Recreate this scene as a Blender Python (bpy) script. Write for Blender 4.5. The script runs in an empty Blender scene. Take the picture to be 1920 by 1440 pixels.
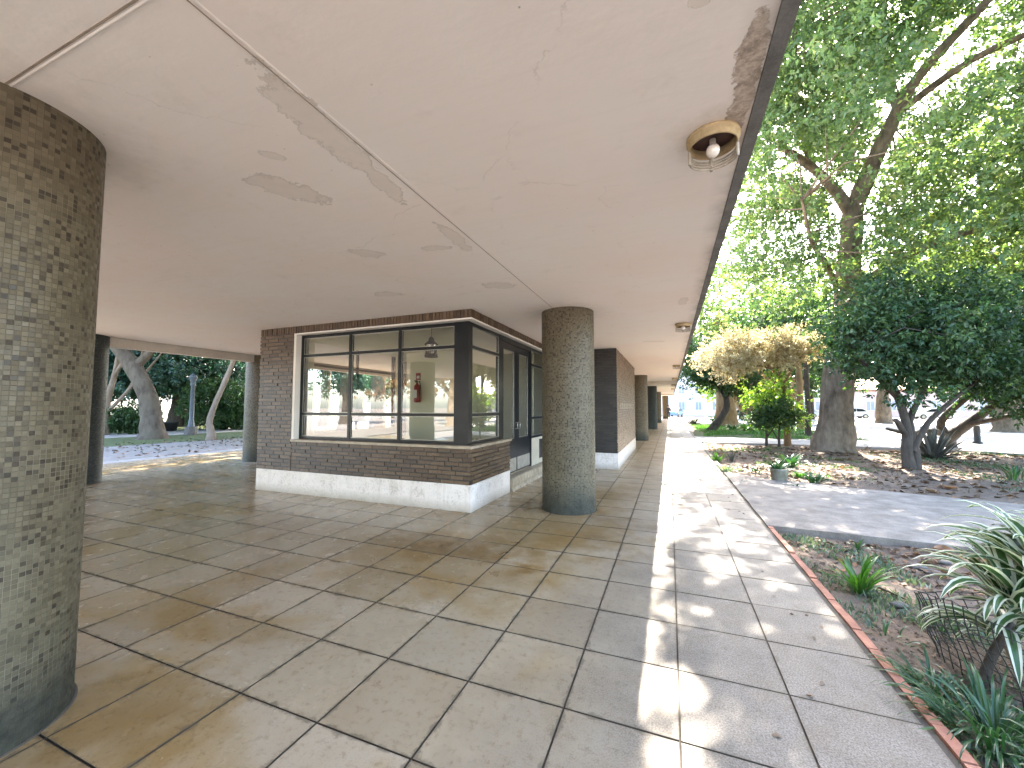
import bpy, math, random
import numpy as np
from mathutils import Vector, Matrix, noise as mnoise

random.seed(7)
RNG = np.random.default_rng(11)
SC = bpy.context.scene
COL = SC.collection
H_CAM, FOC = 1.55, 747.0
CEIL = 3.03

# ------------------------------------------------------------------ camera
def _n(v):
    v = np.array(v, float)
    return v / np.linalg.norm(v)
_pit = math.atan2(43, FOC)
_U = _n([0, -math.cos(_pit), math.sin(_pit)])
_Y = _n([296, 43, FOC]); _Y = _n(_Y - _U * np.dot(_Y, _U))
_X = np.cross(_Y, _U)
ROT = np.array([_X, _Y, _U])

def G(px, py, z=0.0):
    d = ROT @ np.array([(px - 960) / FOC, (py - 720) / FOC, 1.0])
    t = (z - H_CAM) / d[2]
    return Vector((d[0] * t, d[1] * t, z))

def AY(px, py, y):
    d = ROT @ np.array([(px - 960) / FOC, (py - 720) / FOC, 1.0])
    t = y / d[1]
    return Vector((d[0] * t, y, d[2] * t + H_CAM))

cam = bpy.data.cameras.new('camera')
cam.sensor_width = 36.0
cam.lens = FOC / 1920 * 36
cam.clip_end = 1500
cam.clip_start = 0.05
camo = bpy.data.objects.new('camera', cam)
COL.objects.link(camo)
r, d, f = ROT[:, 0], ROT[:, 1], ROT[:, 2]
camo.matrix_world = Matrix(((r[0], -d[0], -f[0], 0), (r[1], -d[1], -f[1], 0), (r[2], -d[2], -f[2], H_CAM), (0, 0, 0, 1)))
SC.camera = camo

# ------------------------------------------------------------------ light
SUN = Vector((0.215, 1.05, 1.0)).normalized()
elev = math.asin(SUN.z)
azim = math.atan2(SUN.x, SUN.y)
w = bpy.data.worlds.new('World'); SC.world = w; w.use_nodes = True
nt = w.node_tree
sky = nt.nodes.new('ShaderNodeTexSky'); sky.sky_type = 'NISHITA'; sky.sun_disc = False
sky.sun_elevation = elev; sky.sun_rotation = azim
sky.air_density = 1.0; sky.dust_density = 2.0; sky.ozone_density = 1.0
bg = nt.nodes['Background']
nt.links.new(sky.outputs[0], bg.inputs[0]); bg.inputs[1].default_value = 0.12
sl = bpy.data.lights.new('sun', 'SUN'); sl.energy = 3.4; sl.angle = math.radians(0.5); sl.color = (1.0, 0.93, 0.82)
so = bpy.data.objects.new('sun', sl); COL.objects.link(so)
so.rotation_euler = SUN.to_track_quat('Z', 'Y').to_euler()
SC.view_settings.view_transform = 'Standard'
SC.view_settings.look = 'None'
SC.view_settings.exposure = 4.08
SC.view_settings.gamma = 1.0
SC.cycles.max_bounces = 10
SC.cycles.diffuse_bounces = 6
SC.cycles.glossy_bounces = 4
SC.cycles.transmission_bounces = 6
SC.cycles.transparent_max_bounces = 16
SC.cycles.use_denoising = True

# ------------------------------------------------------------------ material helper
class T:
    def __init__(s, name):
        s.m = bpy.data.materials.new(name); s.m.use_nodes = True
        s.t = s.m.node_tree; s.t.nodes.clear()
        s.out = s.n('ShaderNodeOutputMaterial')
    def n(s, ty, **kw):
        x = s.t.nodes.new(ty)
        for k, v in kw.items(): setattr(x, k, v)
        return x
    def put(s, sock, v):
        if isinstance(v, bpy.types.NodeSocket): s.t.links.new(v, sock)
        elif v is not None:
            if isinstance(v, (tuple, list)) and len(v) == 3 and sock.type == 'RGBA': v = (*v, 1)
            sock.default_value = v
    def math(s, op, a, b=0.0, c=None, clamp=False):
        x = s.n('ShaderNodeMath', operation=op, use_clamp=clamp)
        s.put(x.inputs[0], a); s.put(x.inputs[1], b)
        if c is not None: s.put(x.inputs[2], c)
        return x.outputs[0]
    def pos(s): return s.n('ShaderNodeNewGeometry').outputs['Position']
    def uv(s): return s.n('ShaderNodeUVMap', uv_map='uv').outputs[0]
    def attr(s, a='var'): return s.n('ShaderNodeAttribute', attribute_name=a).outputs['Fac']
    def xyz(s, v):
        x = s.n('ShaderNodeSeparateXYZ'); s.put(x.inputs[0], v); return x.outputs
    def vec(s, a, b, c=0.0):
        x = s.n('ShaderNodeCombineXYZ'); s.put(x.inputs[0], a); s.put(x.inputs[1], b); s.put(x.inputs[2], c); return x.outputs[0]
    def scale(s, v, k):
        x = s.n('ShaderNodeVectorMath', operation='MULTIPLY'); s.put(x.inputs[0], v); x.inputs[1].default_value = k; return x.outputs[0]
    def noise(s, v, sc, det=3.0, ro=0.55, dist=0.0):
        x = s.n('ShaderNodeTexNoise'); s.put(x.inputs['Vector'], v)
        x.inputs['Scale'].default_value = sc; x.inputs['Detail'].default_value = det
        x.inputs['Roughness'].default_value = ro; x.inputs['Distortion'].default_value = dist
        return x.outputs[0]
    def voro(s, v, sc, feat='F1', out='Distance'):
        x = s.n('ShaderNodeTexVoronoi', feature=feat); s.put(x.inputs['Vector'], v); x.inputs['Scale'].default_value = sc
        return x.outputs[out]
    def white(s, v):
        x = s.n('ShaderNodeTexWhiteNoise', noise_dimensions='3D'); s.put(x.inputs['Vector'], v); return x.outputs[0]
    def ramp(s, f, stops, interp='LINEAR'):
        x = s.n('ShaderNodeValToRGB'); s.put(x.inputs[0], f); cr = x.color_ramp; cr.interpolation = interp
        while len(cr.elements) < len(stops): cr.elements.new(0.5)
        for e, (p, c) in zip(cr.elements, stops):
            e.position = p; e.color = (*c, 1) if isinstance(c, tuple) else (c, c, c, 1)
        return x.outputs[0]
    def rng(s, f, a, b, c=0.0, d=1.0):
        x = s.n('ShaderNodeMapRange'); s.put(x.inputs[0], f)
        for i, v in enumerate((a, b, c, d)): x.inputs[i + 1].default_value = v
        return x.outputs[0]
    def mix(s, f, a, b, blend='MIX'):
        x = s.n('ShaderNodeMix', data_type='RGBA', blend_type=blend)
        s.put(x.inputs[0], f); s.put(x.inputs[6], a); s.put(x.inputs[7], b); return x.outputs[2]
    def bump(s, h, st=0.3, dist=0.01, nrm=None):
        x = s.n('ShaderNodeBump'); s.put(x.inputs['Height'], h); x.inputs['Strength'].default_value = st
        x.inputs['Distance'].default_value = dist
        if nrm is not None: s.put(x.inputs['Normal'], nrm)
        return x.outputs[0]
    def pbsdf(s, col, rough=0.6, nrm=None, metal=0.0, spec=0.4):
        x = s.n('ShaderNodeBsdfPrincipled'); s.put(x.inputs['Base Color'], col); s.put(x.inputs['Roughness'], rough)
        s.put(x.inputs['Metallic'], metal); s.put(x.inputs['Specular IOR Level'], spec)
        if nrm is not None: s.put(x.inputs['Normal'], nrm)
        return x.outputs[0]
    def done(s, sh):
        s.put(s.out.inputs[0], sh); return s.m
    def mixsh(s, f, a, b):
        x = s.n('ShaderNodeMixShader'); s.put(x.inputs[0], f); s.put(x.inputs[1], a); s.put(x.inputs[2], b); return x.outputs[0]

def simple(name, col, rough=0.6, nscale=8.0, amt=0.25, metal=0.0, spec=0.4, bump=0.0):
    t = T(name); p = t.pos()
    k = t.noise(p, nscale, 4)
    lo = tuple(c * (1 - amt) for c in col); hi = tuple(min(1, c * (1 + amt)) for c in col)
    c = t.ramp(k, [(0.3, lo), (0.7, hi)])
    nr = t.bump(t.noise(p, nscale * 6, 3), bump, 0.01) if bump else None
    return t.done(t.pbsdf(c, rough, nr, metal, spec))

def leafmat(name, stops, trans=0.4, rough=0.4, spec=0.5, tcol=(1.15, 1.25, 0.6)):
    t = T(name); v = t.attr()
    c = t.ramp(v, stops)
    b = t.pbsdf(c, rough, None, 0.0, spec)
    tr = t.n('ShaderNodeBsdfTranslucent')
    t.put(tr.inputs[0], t.mix(1.0, c, tcol, 'MULTIPLY'))
    return t.done(t.mixsh(trans, b, tr.outputs[0]))

M = {}
# ---- plaster ceiling with peeled patches
def mk_ceiling():
    t = T('plaster_ceiling'); p = t.pos(); X, Y, Z = t.xyz(p)
    n1 = t.noise(p, 0.55, 4, 0.6); n2 = t.noise(p, 3.0, 5, 0.65); n3 = t.noise(p, 14, 4)
    col = t.ramp(n1, [(0.3, (0.90, 0.83, 0.765)), (0.5, (0.90, 0.80, 0.73)), (0.7, (0.90, 0.765, 0.685))])
    col = t.mix(t.rng(n2, 0.60, 0.78, 0, 0.25), col, (0.60, 0.50, 0.42))
    warp = t.math('MULTIPLY', t.math('SUBTRACT', t.noise(p, 9, 6, 0.7), 0.5), 2.4)
    edge = None; tot = None
    def patch(cx, cy, rx, ry, ang, wk=1.0):
        ca, sa = math.cos(ang), math.sin(ang)
        dx = t.math('SUBTRACT', X, cx); dy = t.math('SUBTRACT', Y, cy)
        u = t.math('DIVIDE', t.math('ADD', t.math('MULTIPLY', dx, ca), t.math('MULTIPLY', dy, sa)), rx)
        v = t.math('DIVIDE', t.math('SUBTRACT', t.math('MULTIPLY', dy, ca), t.math('MULTIPLY', dx, sa)), ry)
        r_ = t.math('SQRT', t.math('ADD', t.math('MULTIPLY', u, u), t.math('MULTIPLY', v, v)))
        return t.math('ADD', r_, t.math('MULTIPLY', warp, wk))
    pts = [(-2.39, 1.88, .25, .11, 1.05), (-2.15, 1.59, .07, .03, .9), (-1.70, 1.55, .10, .42, .10), (-1.74, 2.10, .07, .25, .12),
           (-2.68, 2.99, .16, .09, .7), (-2.0, 3.12, .14, .06, .3), (-1.72, 3.0, .06, .30, .05), (0.20, 6.0, .06, .2, 0.0),
           (0.13, 1.52, .035, .03, .2), (-0.3, 9.5, .25, .1, .3), (-3.4, 4.2, .2, .1, .2), (-1.9, 4.4, .2, .12, .6)]
    for q in pts:
        e = patch(*q)
        tot = e if tot is None else t.math('MINIMUM', tot, e)
    inside = t.rng(tot, 0.97, 1.03, 1.0, 0.0)
    rim = t.math('MULTIPLY', t.rng(tot, 0.80, 1.0, 0.0, 1.0), t.rng(tot, 1.0, 1.02, 1.0, 0.0))
    col = t.mix(t.math('MULTIPLY', inside, 0.38), col, t.ramp(n3, [(0.3, (0.62, 0.53, 0.44)), (0.7, (0.70, 0.61, 0.52))]))
    col = t.mix(t.math('MULTIPLY', rim, 0.30), col, (0.42, 0.33, 0.25))
    rim2 = t.math('MULTIPLY', t.rng(tot, 1.02, 1.05, 0.0, 1.0), t.rng(tot, 1.05, 1.16, 1.0, 0.0))  # bright rim: highlight on the raised flake edges put into the colour
    col = t.mix(t.math('MULTIPLY', rim2, 0.6), col, (.93, .86, .79))
    # exposed rubble by the outer edge
    rb = t.math('MINIMUM', patch(0.345, 1.83, .055, .17, 0.05, .9), patch(0.36, 2.12, .05, .26, 0.03, .9))
    rbi = t.rng(rb, 0.93, 1.05, 1.0, 0.0)
    col = t.mix(t.math('MULTIPLY', rbi, 0.85), col, t.ramp(t.noise(p, 20, 6, .75), [(0.36, (0.20, .14, .10)), (0.48, (.44, .34, .26)), (0.6, (.66, .55, .45))]))
    # dirt running along the outer edge and round the lamp
    ed = t.math('MULTIPLY', t.rng(X, 0.28, 0.42, 0.0, 1.0), t.rng(n2, 0.40, 0.62, 0.1, 1.0))
    col = t.mix(t.math('MULTIPLY', ed, 0.55), col, (0.33, 0.27, 0.20))
    for (lx, ly) in LAMPS:
        q = patch(lx, ly, .22, .24, 0, .8)
        col = t.mix(t.rng(q, 0.3, 1.1, 0.30, 0.0), col, (0.40, 0.32, 0.24))
    # darker collar at the columns
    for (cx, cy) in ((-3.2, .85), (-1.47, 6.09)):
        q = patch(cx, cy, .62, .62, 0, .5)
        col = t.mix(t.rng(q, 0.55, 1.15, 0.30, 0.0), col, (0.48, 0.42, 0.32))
    # tiny flecks
    st_ = t.noise(t.scale(p, (1.0, 9.0, 1.0)), 2.2, 4, .6)
    col = t.mix(t.rng(st_, .5, .75, 0, .09), col, (.66, .56, .48))
    fl = t.voro(p, 9.0)
    col = t.mix(t.math('MULTIPLY', t.rng(fl, 0.035, 0.06, 1.0, 0.0), t.rng(t.noise(p, 1.3, 2), 0.5, 0.6, 0.0, 0.8)), col, (0.34, 0.26, 0.2))
    # hairline cracks
    cr = t.voro(t.vec(t.math('ADD', X, t.math('MULTIPLY', n2, .5)), t.math('ADD', Y, t.math('MULTIPLY', n1, .8))), 0.55, 'DISTANCE_TO_EDGE')
    crk = t.math('MULTIPLY', t.rng(cr, 0.0, 0.004, 1.0, 0.0), t.rng(n2, 0.47, 0.57, 0.0, 0.25))
    col = t.mix(crk, col, (0.45, 0.36, 0.29))
    hgt = t.math('SUBTRACT', t.math('ADD', t.math('MULTIPLY', n2, 0.5), t.math('ADD', t.math('MULTIPLY', st_, .10), t.math('MULTIPLY', n3, 0.22))), t.math('ADD', t.math('MULTIPLY', inside, .9), t.math('MULTIPLY', rbi, t.math('ADD', .6, t.noise(p, 40, 4)))))
    wav = t.bump(n1, 0.5, 0.05)
    return t.done(t.pbsdf(col, 0.7, t.bump(hgt, 0.55, 0.012, wav), 0.0, 0.25))
LAMPS = [(0.25, 2.36), (0.25, 7.65), (0.25, 15.2), (0.25, 21.8), (0.25, 28.0), (0.25, 34.2)]
M['ceiling'] = mk_ceiling()

def mk_concrete(name, lo, hi, rough=0.85, sc=3.0, b=0.4):
    t = T(name); p = t.pos()
    k = t.math('ADD', t.math('MULTIPLY', t.noise(p, sc, 5, .65), .7), t.math('MULTIPLY', t.noise(p, sc * 18, 3), .3))
    c = t.ramp(k, [(0.32, lo), (0.68, hi)])
    return t.done(t.pbsdf(c, rough, t.bump(t.noise(p, sc * 25, 4), b, 0.004), 0, .3))
M['trim'] = mk_concrete('weathered_edge', (0.10, .095, .088), (.24, .23, .215), sc=5)
M['band'] = mk_concrete('plaster_band', (.50, .44, .38), (.66, .60, .52), sc=1.5, b=.15)
M['grout'] = mk_concrete('grout', (0.05, .04, .03), (.11, .09, .068), sc=4)
M['path'] = mk_concrete('path_concrete', (0.115, .092, .072), (.30, .255, .208), sc=3.4)
M['stone'] = mk_concrete('stone', (0.07, .06, .05), (.20, .175, .15), sc=12)
M['potc'] = mk_concrete('pot_concrete', (0.09, .085, .05), (.27, .25, .20), sc=7)
M['redbrick'] = mk_concrete('red_brick', (0.26, .11, .07), (.46, .22, .14), sc=9)
M['paleplaza'] = mk_concrete('plaza', (0.22, .20, .18), (.34, .31, .28), sc=0.8)

def mk_tile():
    t = T('floor_tile'); p = t.pos(); X, Y, Z = t.xyz(p); v = t.attr()
    base = t.ramp(v, [(0.0, (.31, .233, .145)), (0.35, (.41, .317, .205)), (0.7, (.365, .288, .193)), (1.0, (.455, .36, .25))])
    cloud = t.noise(p, 1.7, 5, .65); fine = t.noise(p, 22, 5, .7); grit = t.noise(p, 120, 2, .6)
    base = t.mix(t.rng(cloud, .35, .7, 0.0, .5), base, t.mix(1.0, base, (.74, .66, .54), 'MULTIPLY'))
    base = t.mix(t.rng(fine, .53, .70, 0, .65), base, t.mix(1.0, base, (.52, .44, .33), 'MULTIPLY'))
    base = t.mix(t.rng(grit, .56, .66, 0, .4), base, (.25, .21, .175))
    def fr(c, o, w_):
        q = t.math('FRACT', t.math('DIVIDE', t.math('SUBTRACT', c, o), w_))
        return t.math('MULTIPLY', t.math('SUBTRACT', .5, t.math('ABSOLUTE', t.math('SUBTRACT', q, .5))), w_)
    edist = t.math('MINIMUM', fr(X, .012, .553), fr(Y, 1.555, .5385))
    edn = t.math('SUBTRACT', edist, t.math('MULTIPLY', t.rng(t.noise(p, 9, 5, .7), .42, .72, 0, 1), .035))
    EDGE = t.rng(edn, -.004, .009, .62, 0)
    # weathered grey exposed-aggregate outside the roof
    outm = t.rng(t.math('ADD', X, t.math('MULTIPLY', t.math('SUBTRACT', cloud, .5), 1.2)), -1.1, 0.2, 0, 1)
    grey = t.ramp(grit, [(0.40, (.052, .044, .038)), (0.5, (.14, .12, .103)), (.66, (.22, .195, .172))])
    grey = t.mix(t.rng(t.noise(p, 5.5, 5, .7), .42, .66, 0, .7), grey, t.mix(1.0, grey, (.60, .57, .53), 'MULTIPLY'))
    grey = t.mix(t.rng(t.voro(p, 26), .0, .16, .75, 0), grey, (.07, .06, .052))
    base = t.mix(t.math('MULTIPLY', outm, .8), base, grey)
    # old golden water stain under the roof
    s1 = t.noise(t.vec(t.math('MULTIPLY', X, .8), Y), .85, 4, .6, .6)
    sm = t.math('MULTIPLY', t.rng(s1, .50, .63, 0, 1), t.rng(X, -1.0, -0.3, 1, 0))
    base = t.mix(t.math('MULTIPLY', sm, .75), base, t.mix(1.0, base, (.82, .69, .42), 'MULTIPLY'))
    def blot(cx, cy, rx, ry):
        u = t.math('DIVIDE', t.math('SUBTRACT', X, cx), rx); q = t.math('DIVIDE', t.math('SUBTRACT', Y, cy), ry)
        e = t.math('ADD', t.math('SQRT', t.math('ADD', t.math('MULTIPLY', u, u), t.math('MULTIPLY', q, q))), t.math('MULTIPLY', t.math('SUBTRACT', t.noise(p, 3.5, 4, .6), .5), 2.2))
        return t.rng(e, .6, 1.1, 1, 0)
    for (cx, cy, rx, ry, k) in ((-2.55, 1.28, .55, .34, .65), (-3.0, 2.0, .7, .25, .5), (-1.9, 5.0, 1.6, 1.3, .75), (-2.3, 3.5, 1.2, .9, .5), (-1.6, 6.9, 1.0, 1.2, .6)):
        base = t.mix(t.math('MULTIPLY', blot(cx, cy, rx, ry), k), base, t.mix(1.0, base, (.66, .53, .28), 'MULTIPLY'))
    base = t.mix(t.math('LESS_THAN', v, -.5), base, (.055, .043, .032))
    base = t.mix(EDGE, base, (.10, .075, .048))
    rg = t.math('ADD', t.rng(X, -2.0, 0.0, .24, .62), t.math('MULTIPLY', t.math('SUBTRACT', t.noise(p, 5, 4), .5), .35))
    h = t.math('ADD', t.math('MULTIPLY', fine, .6), t.math('MULTIPLY', grit, .4))
    bp = t.bump(h, .35, .004)
    return t.done(t.pbsdf(base, rg, bp, 0, .5))
M['tile'] = mk_tile()

def mk_mosaic(name, dark=False):
    t = T(name); U, V, _ = t.xyz(t.uv()); P = t.vec(U, V)
    s = .0232
    fu = t.math('DIVIDE', U, s); fv = t.math('DIVIDE', V, s)
    iu = t.math('FLOOR', fu); iv = t.math('FLOOR', fv)
    wn = t.white(t.vec(iu, iv, 3.0)); wn2 = t.white(t.vec(iu, iv, 9.0))
    if dark:
        c = t.ramp(wn, [(0, (.022, .026, .026)), (.5, (.035, .042, .042)), (1, (.06, .068, .064))])
        g = (.03, .034, .034)
    else:
        c = t.ramp(wn, [(0, (.038, .027, .016)), (.14, (.056, .041, .025)), (.2, (.088, .069, .042)), (.6, (.112, .089, .054)), (1, (.14, .112, .070))])
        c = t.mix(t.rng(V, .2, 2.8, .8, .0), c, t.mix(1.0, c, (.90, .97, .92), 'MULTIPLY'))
        big = t.noise(P, 1.6, 3)
        c = t.mix(t.rng(big, .35, .65, 0, .32), c, t.mix(1.0, c, (.78, .70, .60), 'MULTIPLY'))
        g = t.mix(t.rng(t.math('ADD', t.noise(P, 2.2, 3), t.rng(V, .3, 2.8, .12, -.12)), .45, .66, 0, 1), (.085, .072, .048), (.19, .168, .122))
    du = t.math('ABSOLUTE', t.math('SUBTRACT', t.math('FRACT', fu), .5)); dv = t.math('ABSOLUTE', t.math('SUBTRACT', t.math('FRACT', fv), .5))
    e = t.math('MAXIMUM', du, dv); gm = t.rng(e, .44, .47, 0, 1)
    c = t.mix(gm, c, g)
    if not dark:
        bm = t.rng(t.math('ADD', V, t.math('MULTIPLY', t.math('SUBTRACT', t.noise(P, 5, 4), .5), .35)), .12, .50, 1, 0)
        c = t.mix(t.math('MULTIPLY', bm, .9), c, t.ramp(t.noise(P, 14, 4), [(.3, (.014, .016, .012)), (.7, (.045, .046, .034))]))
    h = t.math('ADD', t.math('MULTIPLY', gm, -1.0), t.math('MULTIPLY', wn2, .35))
    return t.done(t.pbsdf(c, t.math('ADD', .36, t.math('MULTIPLY', wn2, .3)), t.bump(h, .7, .002), 0, .32))
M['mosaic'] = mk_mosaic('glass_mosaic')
M['mosaic_dark'] = mk_mosaic('dark_mosaic', True)

def mk_brick(name, stops, rough=.5):
    t = T(name); v = t.attr(); p = t.pos()
    c = t.ramp(v, stops)
    k = t.noise(p, 26, 4, .65)
    c = t.mix(t.rng(k, .4, .7, 0, .6), c, t.mix(1.0, c, (.55, .50, .46), 'MULTIPLY'))
    mort = t.math('LESS_THAN', v, -0.5)
    c = t.mix(mort, c, t.ramp(t.noise(p, 20, 3), [(.3, (.014, .011, .009)), (.7, (.03, .024, .019))]))
    return t.done(t.pbsdf(c, rough, t.bump(t.math('ADD', t.noise(p, 30, 4, .7), t.math('MULTIPLY', t.noise(p, 110, 3), .4)), .8, .008), 0, .5))
M['brick'] = mk_brick('brown_brick', [(0, (.070, .038, .018)), (.5, (.100, .058, .029)), (1, (.14, .085, .045))], .38)
M['brick2'] = mk_brick('tan_brick', [(0, (.14, .085, .050)), (.5, (.19, .118, .070)), (1, (.24, .155, .095))], .38)
M['brick3'] = mk_brick('dark_brick', [(0, (.022, .017, .014)), (.5, (.034, .026, .021)), (1, (.05, .04, .032))], .38)

def mk_plinth():
    t = T('white_plinth'); p = t.pos(); X, Y, Z = t.xyz(p)
    k = t.noise(p, 4, 5, .65); k2 = t.noise(p, 28, 4, .7)
    c = t.ramp(k, [(.35, (.80, .71, .635)), (.7, (.68, .595, .525))])
    c = t.mix(t.rng(t.math('ADD', t.math('MULTIPLY', k2, .7), t.math('MULTIPLY', k, .3)), .52, .62, 0, .6), c, (.40, .33, .26))
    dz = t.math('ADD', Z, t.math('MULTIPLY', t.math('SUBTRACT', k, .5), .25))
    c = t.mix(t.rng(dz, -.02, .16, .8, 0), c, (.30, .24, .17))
    c = t.mix(t.rng(t.noise(t.scale(p, (1, 1, .12)), 12, 4, .6), .56, .72, 0, .35), c, (.45, .37, .29))
    return t.done(t.pbsdf(c, .6, t.bump(k2, .3, .004), 0, .35))
M['plinth'] = mk_plinth()
M['white'] = simple('white_paint', (.74, .69, .62), .55, 2.5, .06)
M['sidepanel'] = simple('side_panel_paint', (.46, .41, .31), .6, 4, .1)
M['inner'] = simple('inner_wall', (.82, .77, .58), .7, 1.5, .04)
M['blackm'] = simple('black_metal', (.006, .008, .010), .3, 6, .3, 0, .35)
M['bead'] = simple('alu_bead', (.34, .33, .29), .4, 30, .2, .7)
M['steel'] = simple('kick_plate', (.40, .38, .33), .38, 12, .2, .6)
M['sillstone'] = simple('sill_stone', (.34, .27, .19), .4, 9, .3, 0, .5, .1)
def mk_glass():
    t = T('window_glass')
    fr = t.n('ShaderNodeFresnel'); fr.inputs['IOR'].default_value = 1.75
    tr = t.n('ShaderNodeBsdfTransparent'); tr.inputs[0].default_value = (.90, .93, .90, 1)
    gl = t.n('ShaderNodeBsdfGlossy'); gl.inputs['Roughness'].default_value = 0.0
    k = t.math('MULTIPLY', fr.outputs[0], 2.6, clamp=True)
    return t.done(t.mixsh(k, tr.outputs[0], gl.outputs[0]))
M['glass'] = mk_glass()
M['bulb'] = simple('opal_bulb', (.74, .66, .58), .25, 5, .05, 0, .6)
M['lamprust'] = mk_concrete('rusty_lamp', (.30, .20, .09), (.52, .40, .24), sc=14)
M['lampin'] = simple('lamp_inside', (.07, .035, .03), .6, 20, .4)
M['lampbar'] = simple('lamp_bars', (.36, .30, .23), .5, 20, .3)
M['red'] = simple('extinguisher_red', (.34, .02, .02), .3, 8, .1, 0, .6)
M['paper'] = simple('paper_label', (.75, .72, .66), .5, 20, .05)
M['iron'] = simple('dark_iron', (.03, .027, .024), .5, 20, .3)
M['greymetal'] = simple('grey_post', (.10, .11, .12), .5, 10, .2)

def mk_bark(name, lo, hi, sc=6.0, b=.8, moss=None):
    t = T(name); p = t.pos()
    q = t.scale(p, (1, 1, .28))
    k = t.noise(q, sc, 5, .65, .4); k2 = t.noise(p, sc * .35, 4, .6)
    c = t.ramp(t.math('ADD', t.math('MULTIPLY', k, .6), t.math('MULTIPLY', k2, .4)), [(.35, lo), (.65, hi)])
    if moss: c = t.mix(t.rng(k2, .5, .68, 0, .6), c, moss)
    return t.done(t.pbsdf(c, .85, t.bump(k, b, .04), 0, .2))
M['bark'] = mk_bark('grey_brown_bark', (.07, .052, .036), (.215, .165, .115))
M['barklimb'] = mk_bark('limb_bark', (.06, .05, .04), (.15, .125, .10))
M['barkplane'] = mk_bark('plane_bark', (.055, .04, .028), (.15, .115, .082), 5.0, 1.0, (.09, .08, .052))
M['barkdark'] = mk_bark('dark_bark', (.035, .028, .022), (.09, .072, .055), 9)
M['barkpale'] = mk_bark('pale_bark', (.13, .095, .065), (.26, .20, .15), 5)
M['barkorange'] = mk_bark('ochre_bark', (.11, .065, .03), (.25, .165, .085), 5)

M['leaf_big'] = leafmat('camphor_leaf', [(0, (.048, .085, .040)), (.5, (.09, .142, .058)), (.8, (.135, .185, .07)), (1, (.22, .24, .09))], .56, .36, .5, (1.35, 1.45, .65))
M['leaf_dark'] = leafmat('dark_leaf', [(0, (.018, .040, .020)), (.5, (.036, .075, .032)), (.85, (.07, .12, .042)), (1, (.13, .18, .06))], .32, .42, .4, (1.1, 1.4, .5))
M['leaf_yellow'] = leafmat('straw_leaf', [(0, (.22, .185, .08)), (.35, (.34, .28, .135)), (.7, (.50, .43, .26)), (1, (.64, .58, .44))], .45, .5, .3, (1.05, 1.03, .9))
M['leaf_bright'] = leafmat('bright_leaf', [(0, (.09, .15, .03)), (.5, (.18, .29, .05)), (1, (.34, .40, .09))], .5, .4, .4, (1.3, 1.5, .5))
M['leaf_mid'] = leafmat('mid_leaf', [(0, (.022, .055, .022)), (.5, (.042, .088, .030)), (1, (.085, .13, .045))], .35, .4, .45, (1.2, 1.4, .6))
M['leaf_blue'] = leafmat('bluegreen_leaf', [(0, (.018, .05, .038)), (.6, (.034, .085, .06)), (1, (.07, .13, .075))], .25, .38, .5, (1, 1.3, .7))
M['leaf_rust'] = leafmat('rust_leaf', [(0, (.20, .11, .05)), (.5, (.34, .22, .11)), (1, (.46, .36, .20))], .4, .5, .3, (1.1, 1, .8))
M['blade'] = leafmat('strap_leaf', [(0, (.03, .085, .018)), (.6, (.055, .13, .025)), (1, (.10, .20, .035))], .45, .3, .5, (1.3, 1.6, .5))
M['blade_dark'] = leafmat('dark_strap_leaf', [(0, (.02, .06, .022)), (.6, (.035, .09, .03)), (1, (.07, .13, .045))], .3, .3, .5, (1.1, 1.4, .6))
M['blade_pale'] = leafmat('pale_strap_leaf', [(0, (.09, .13, .09)), (.6, (.16, .21, .15)), (1, (.28, .32, .22))], .3, .4, .4)
M['blade_grey'] = leafmat('grey_agave_leaf', [(0, (.05, .05, .045)), (.6, (.09, .088, .08)), (1, (.15, .14, .12))], .15, .45, .4)
M['blade_var'] = leafmat('variegated_leaf', [(0, (.035, .085, .025)), (.45, (.06, .12, .035)), (.55, (.50, .50, .36)), (1, (.62, .60, .47))], .35, .32, .5, (1.1, 1.2, .8))
M['dry'] = leafmat('dry_leaf', [(0, (.07, .042, .025)), (.4, (.14, .088, .052)), (.75, (.24, .165, .11)), (1, (.28, .13, .055))], .2, .6, .3, (1.1, 1, .7))
M['twig'] = simple('dry_twig', (.12, .085, .055), .8, 15, .3)

def mk_soil():
    t = T('soil'); p = t.pos()
    k = t.noise(p, 1.3, 5, .6); k2 = t.noise(p, 16, 5, .7); k3 = t.noise(p, 70, 3, .6)
    c = t.ramp(t.math('ADD', t.math('MULTIPLY', k, .5), t.math('MULTIPLY', k2, .5)), [(.3, (.085, .060, .042)), (.5, (.15, .11, .08)), (.7, (.22, .168, .125))])
    c = t.mix(t.rng(k3, .58, .66, 0, .5), c, (.24, .18, .13))
    return t.done(t.pbsdf(c, .95, t.bump(t.math('ADD', k2, t.math('MULTIPLY', k3, .5)), .8, .025), 0, .15))
M['soil'] = mk_soil()
def mk_park():
    t = T('park_ground'); p = t.pos()
    k = t.noise(p, .12, 4, .6); k2 = t.noise(p, 5, 5, .7)
    c = t.ramp(k2, [(.3, (.17, .145, .125)), (.7, (.29, .255, .23))])
    c = t.mix(t.rng(k, .5, .62, 0, .5), c, (.20, .17, .12))
    return t.done(t.pbsdf(c, .95, t.bump(t.noise(p, 14, 4), .5, .03), 0, .15))
M['park'] = mk_park()
def mk_lawn():
    t = T('lawn'); p = t.pos()
    k = t.noise(p, .5, 5, .65); k2 = t.noise(p, 30, 4, .7)
    c = t.ramp(t.math('ADD', t.math('MULTIPLY', k, .4), t.math('MULTIPLY', k2, .6)), [(.3, (.07, .085, .035)), (.55, (.105, .125, .05)), (.75, (.17, .16, .09))])
    return t.done(t.pbsdf(c, .9, t.bump(k2, .8, .04), 0, .2))
M['lawn'] = mk_lawn()
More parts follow.
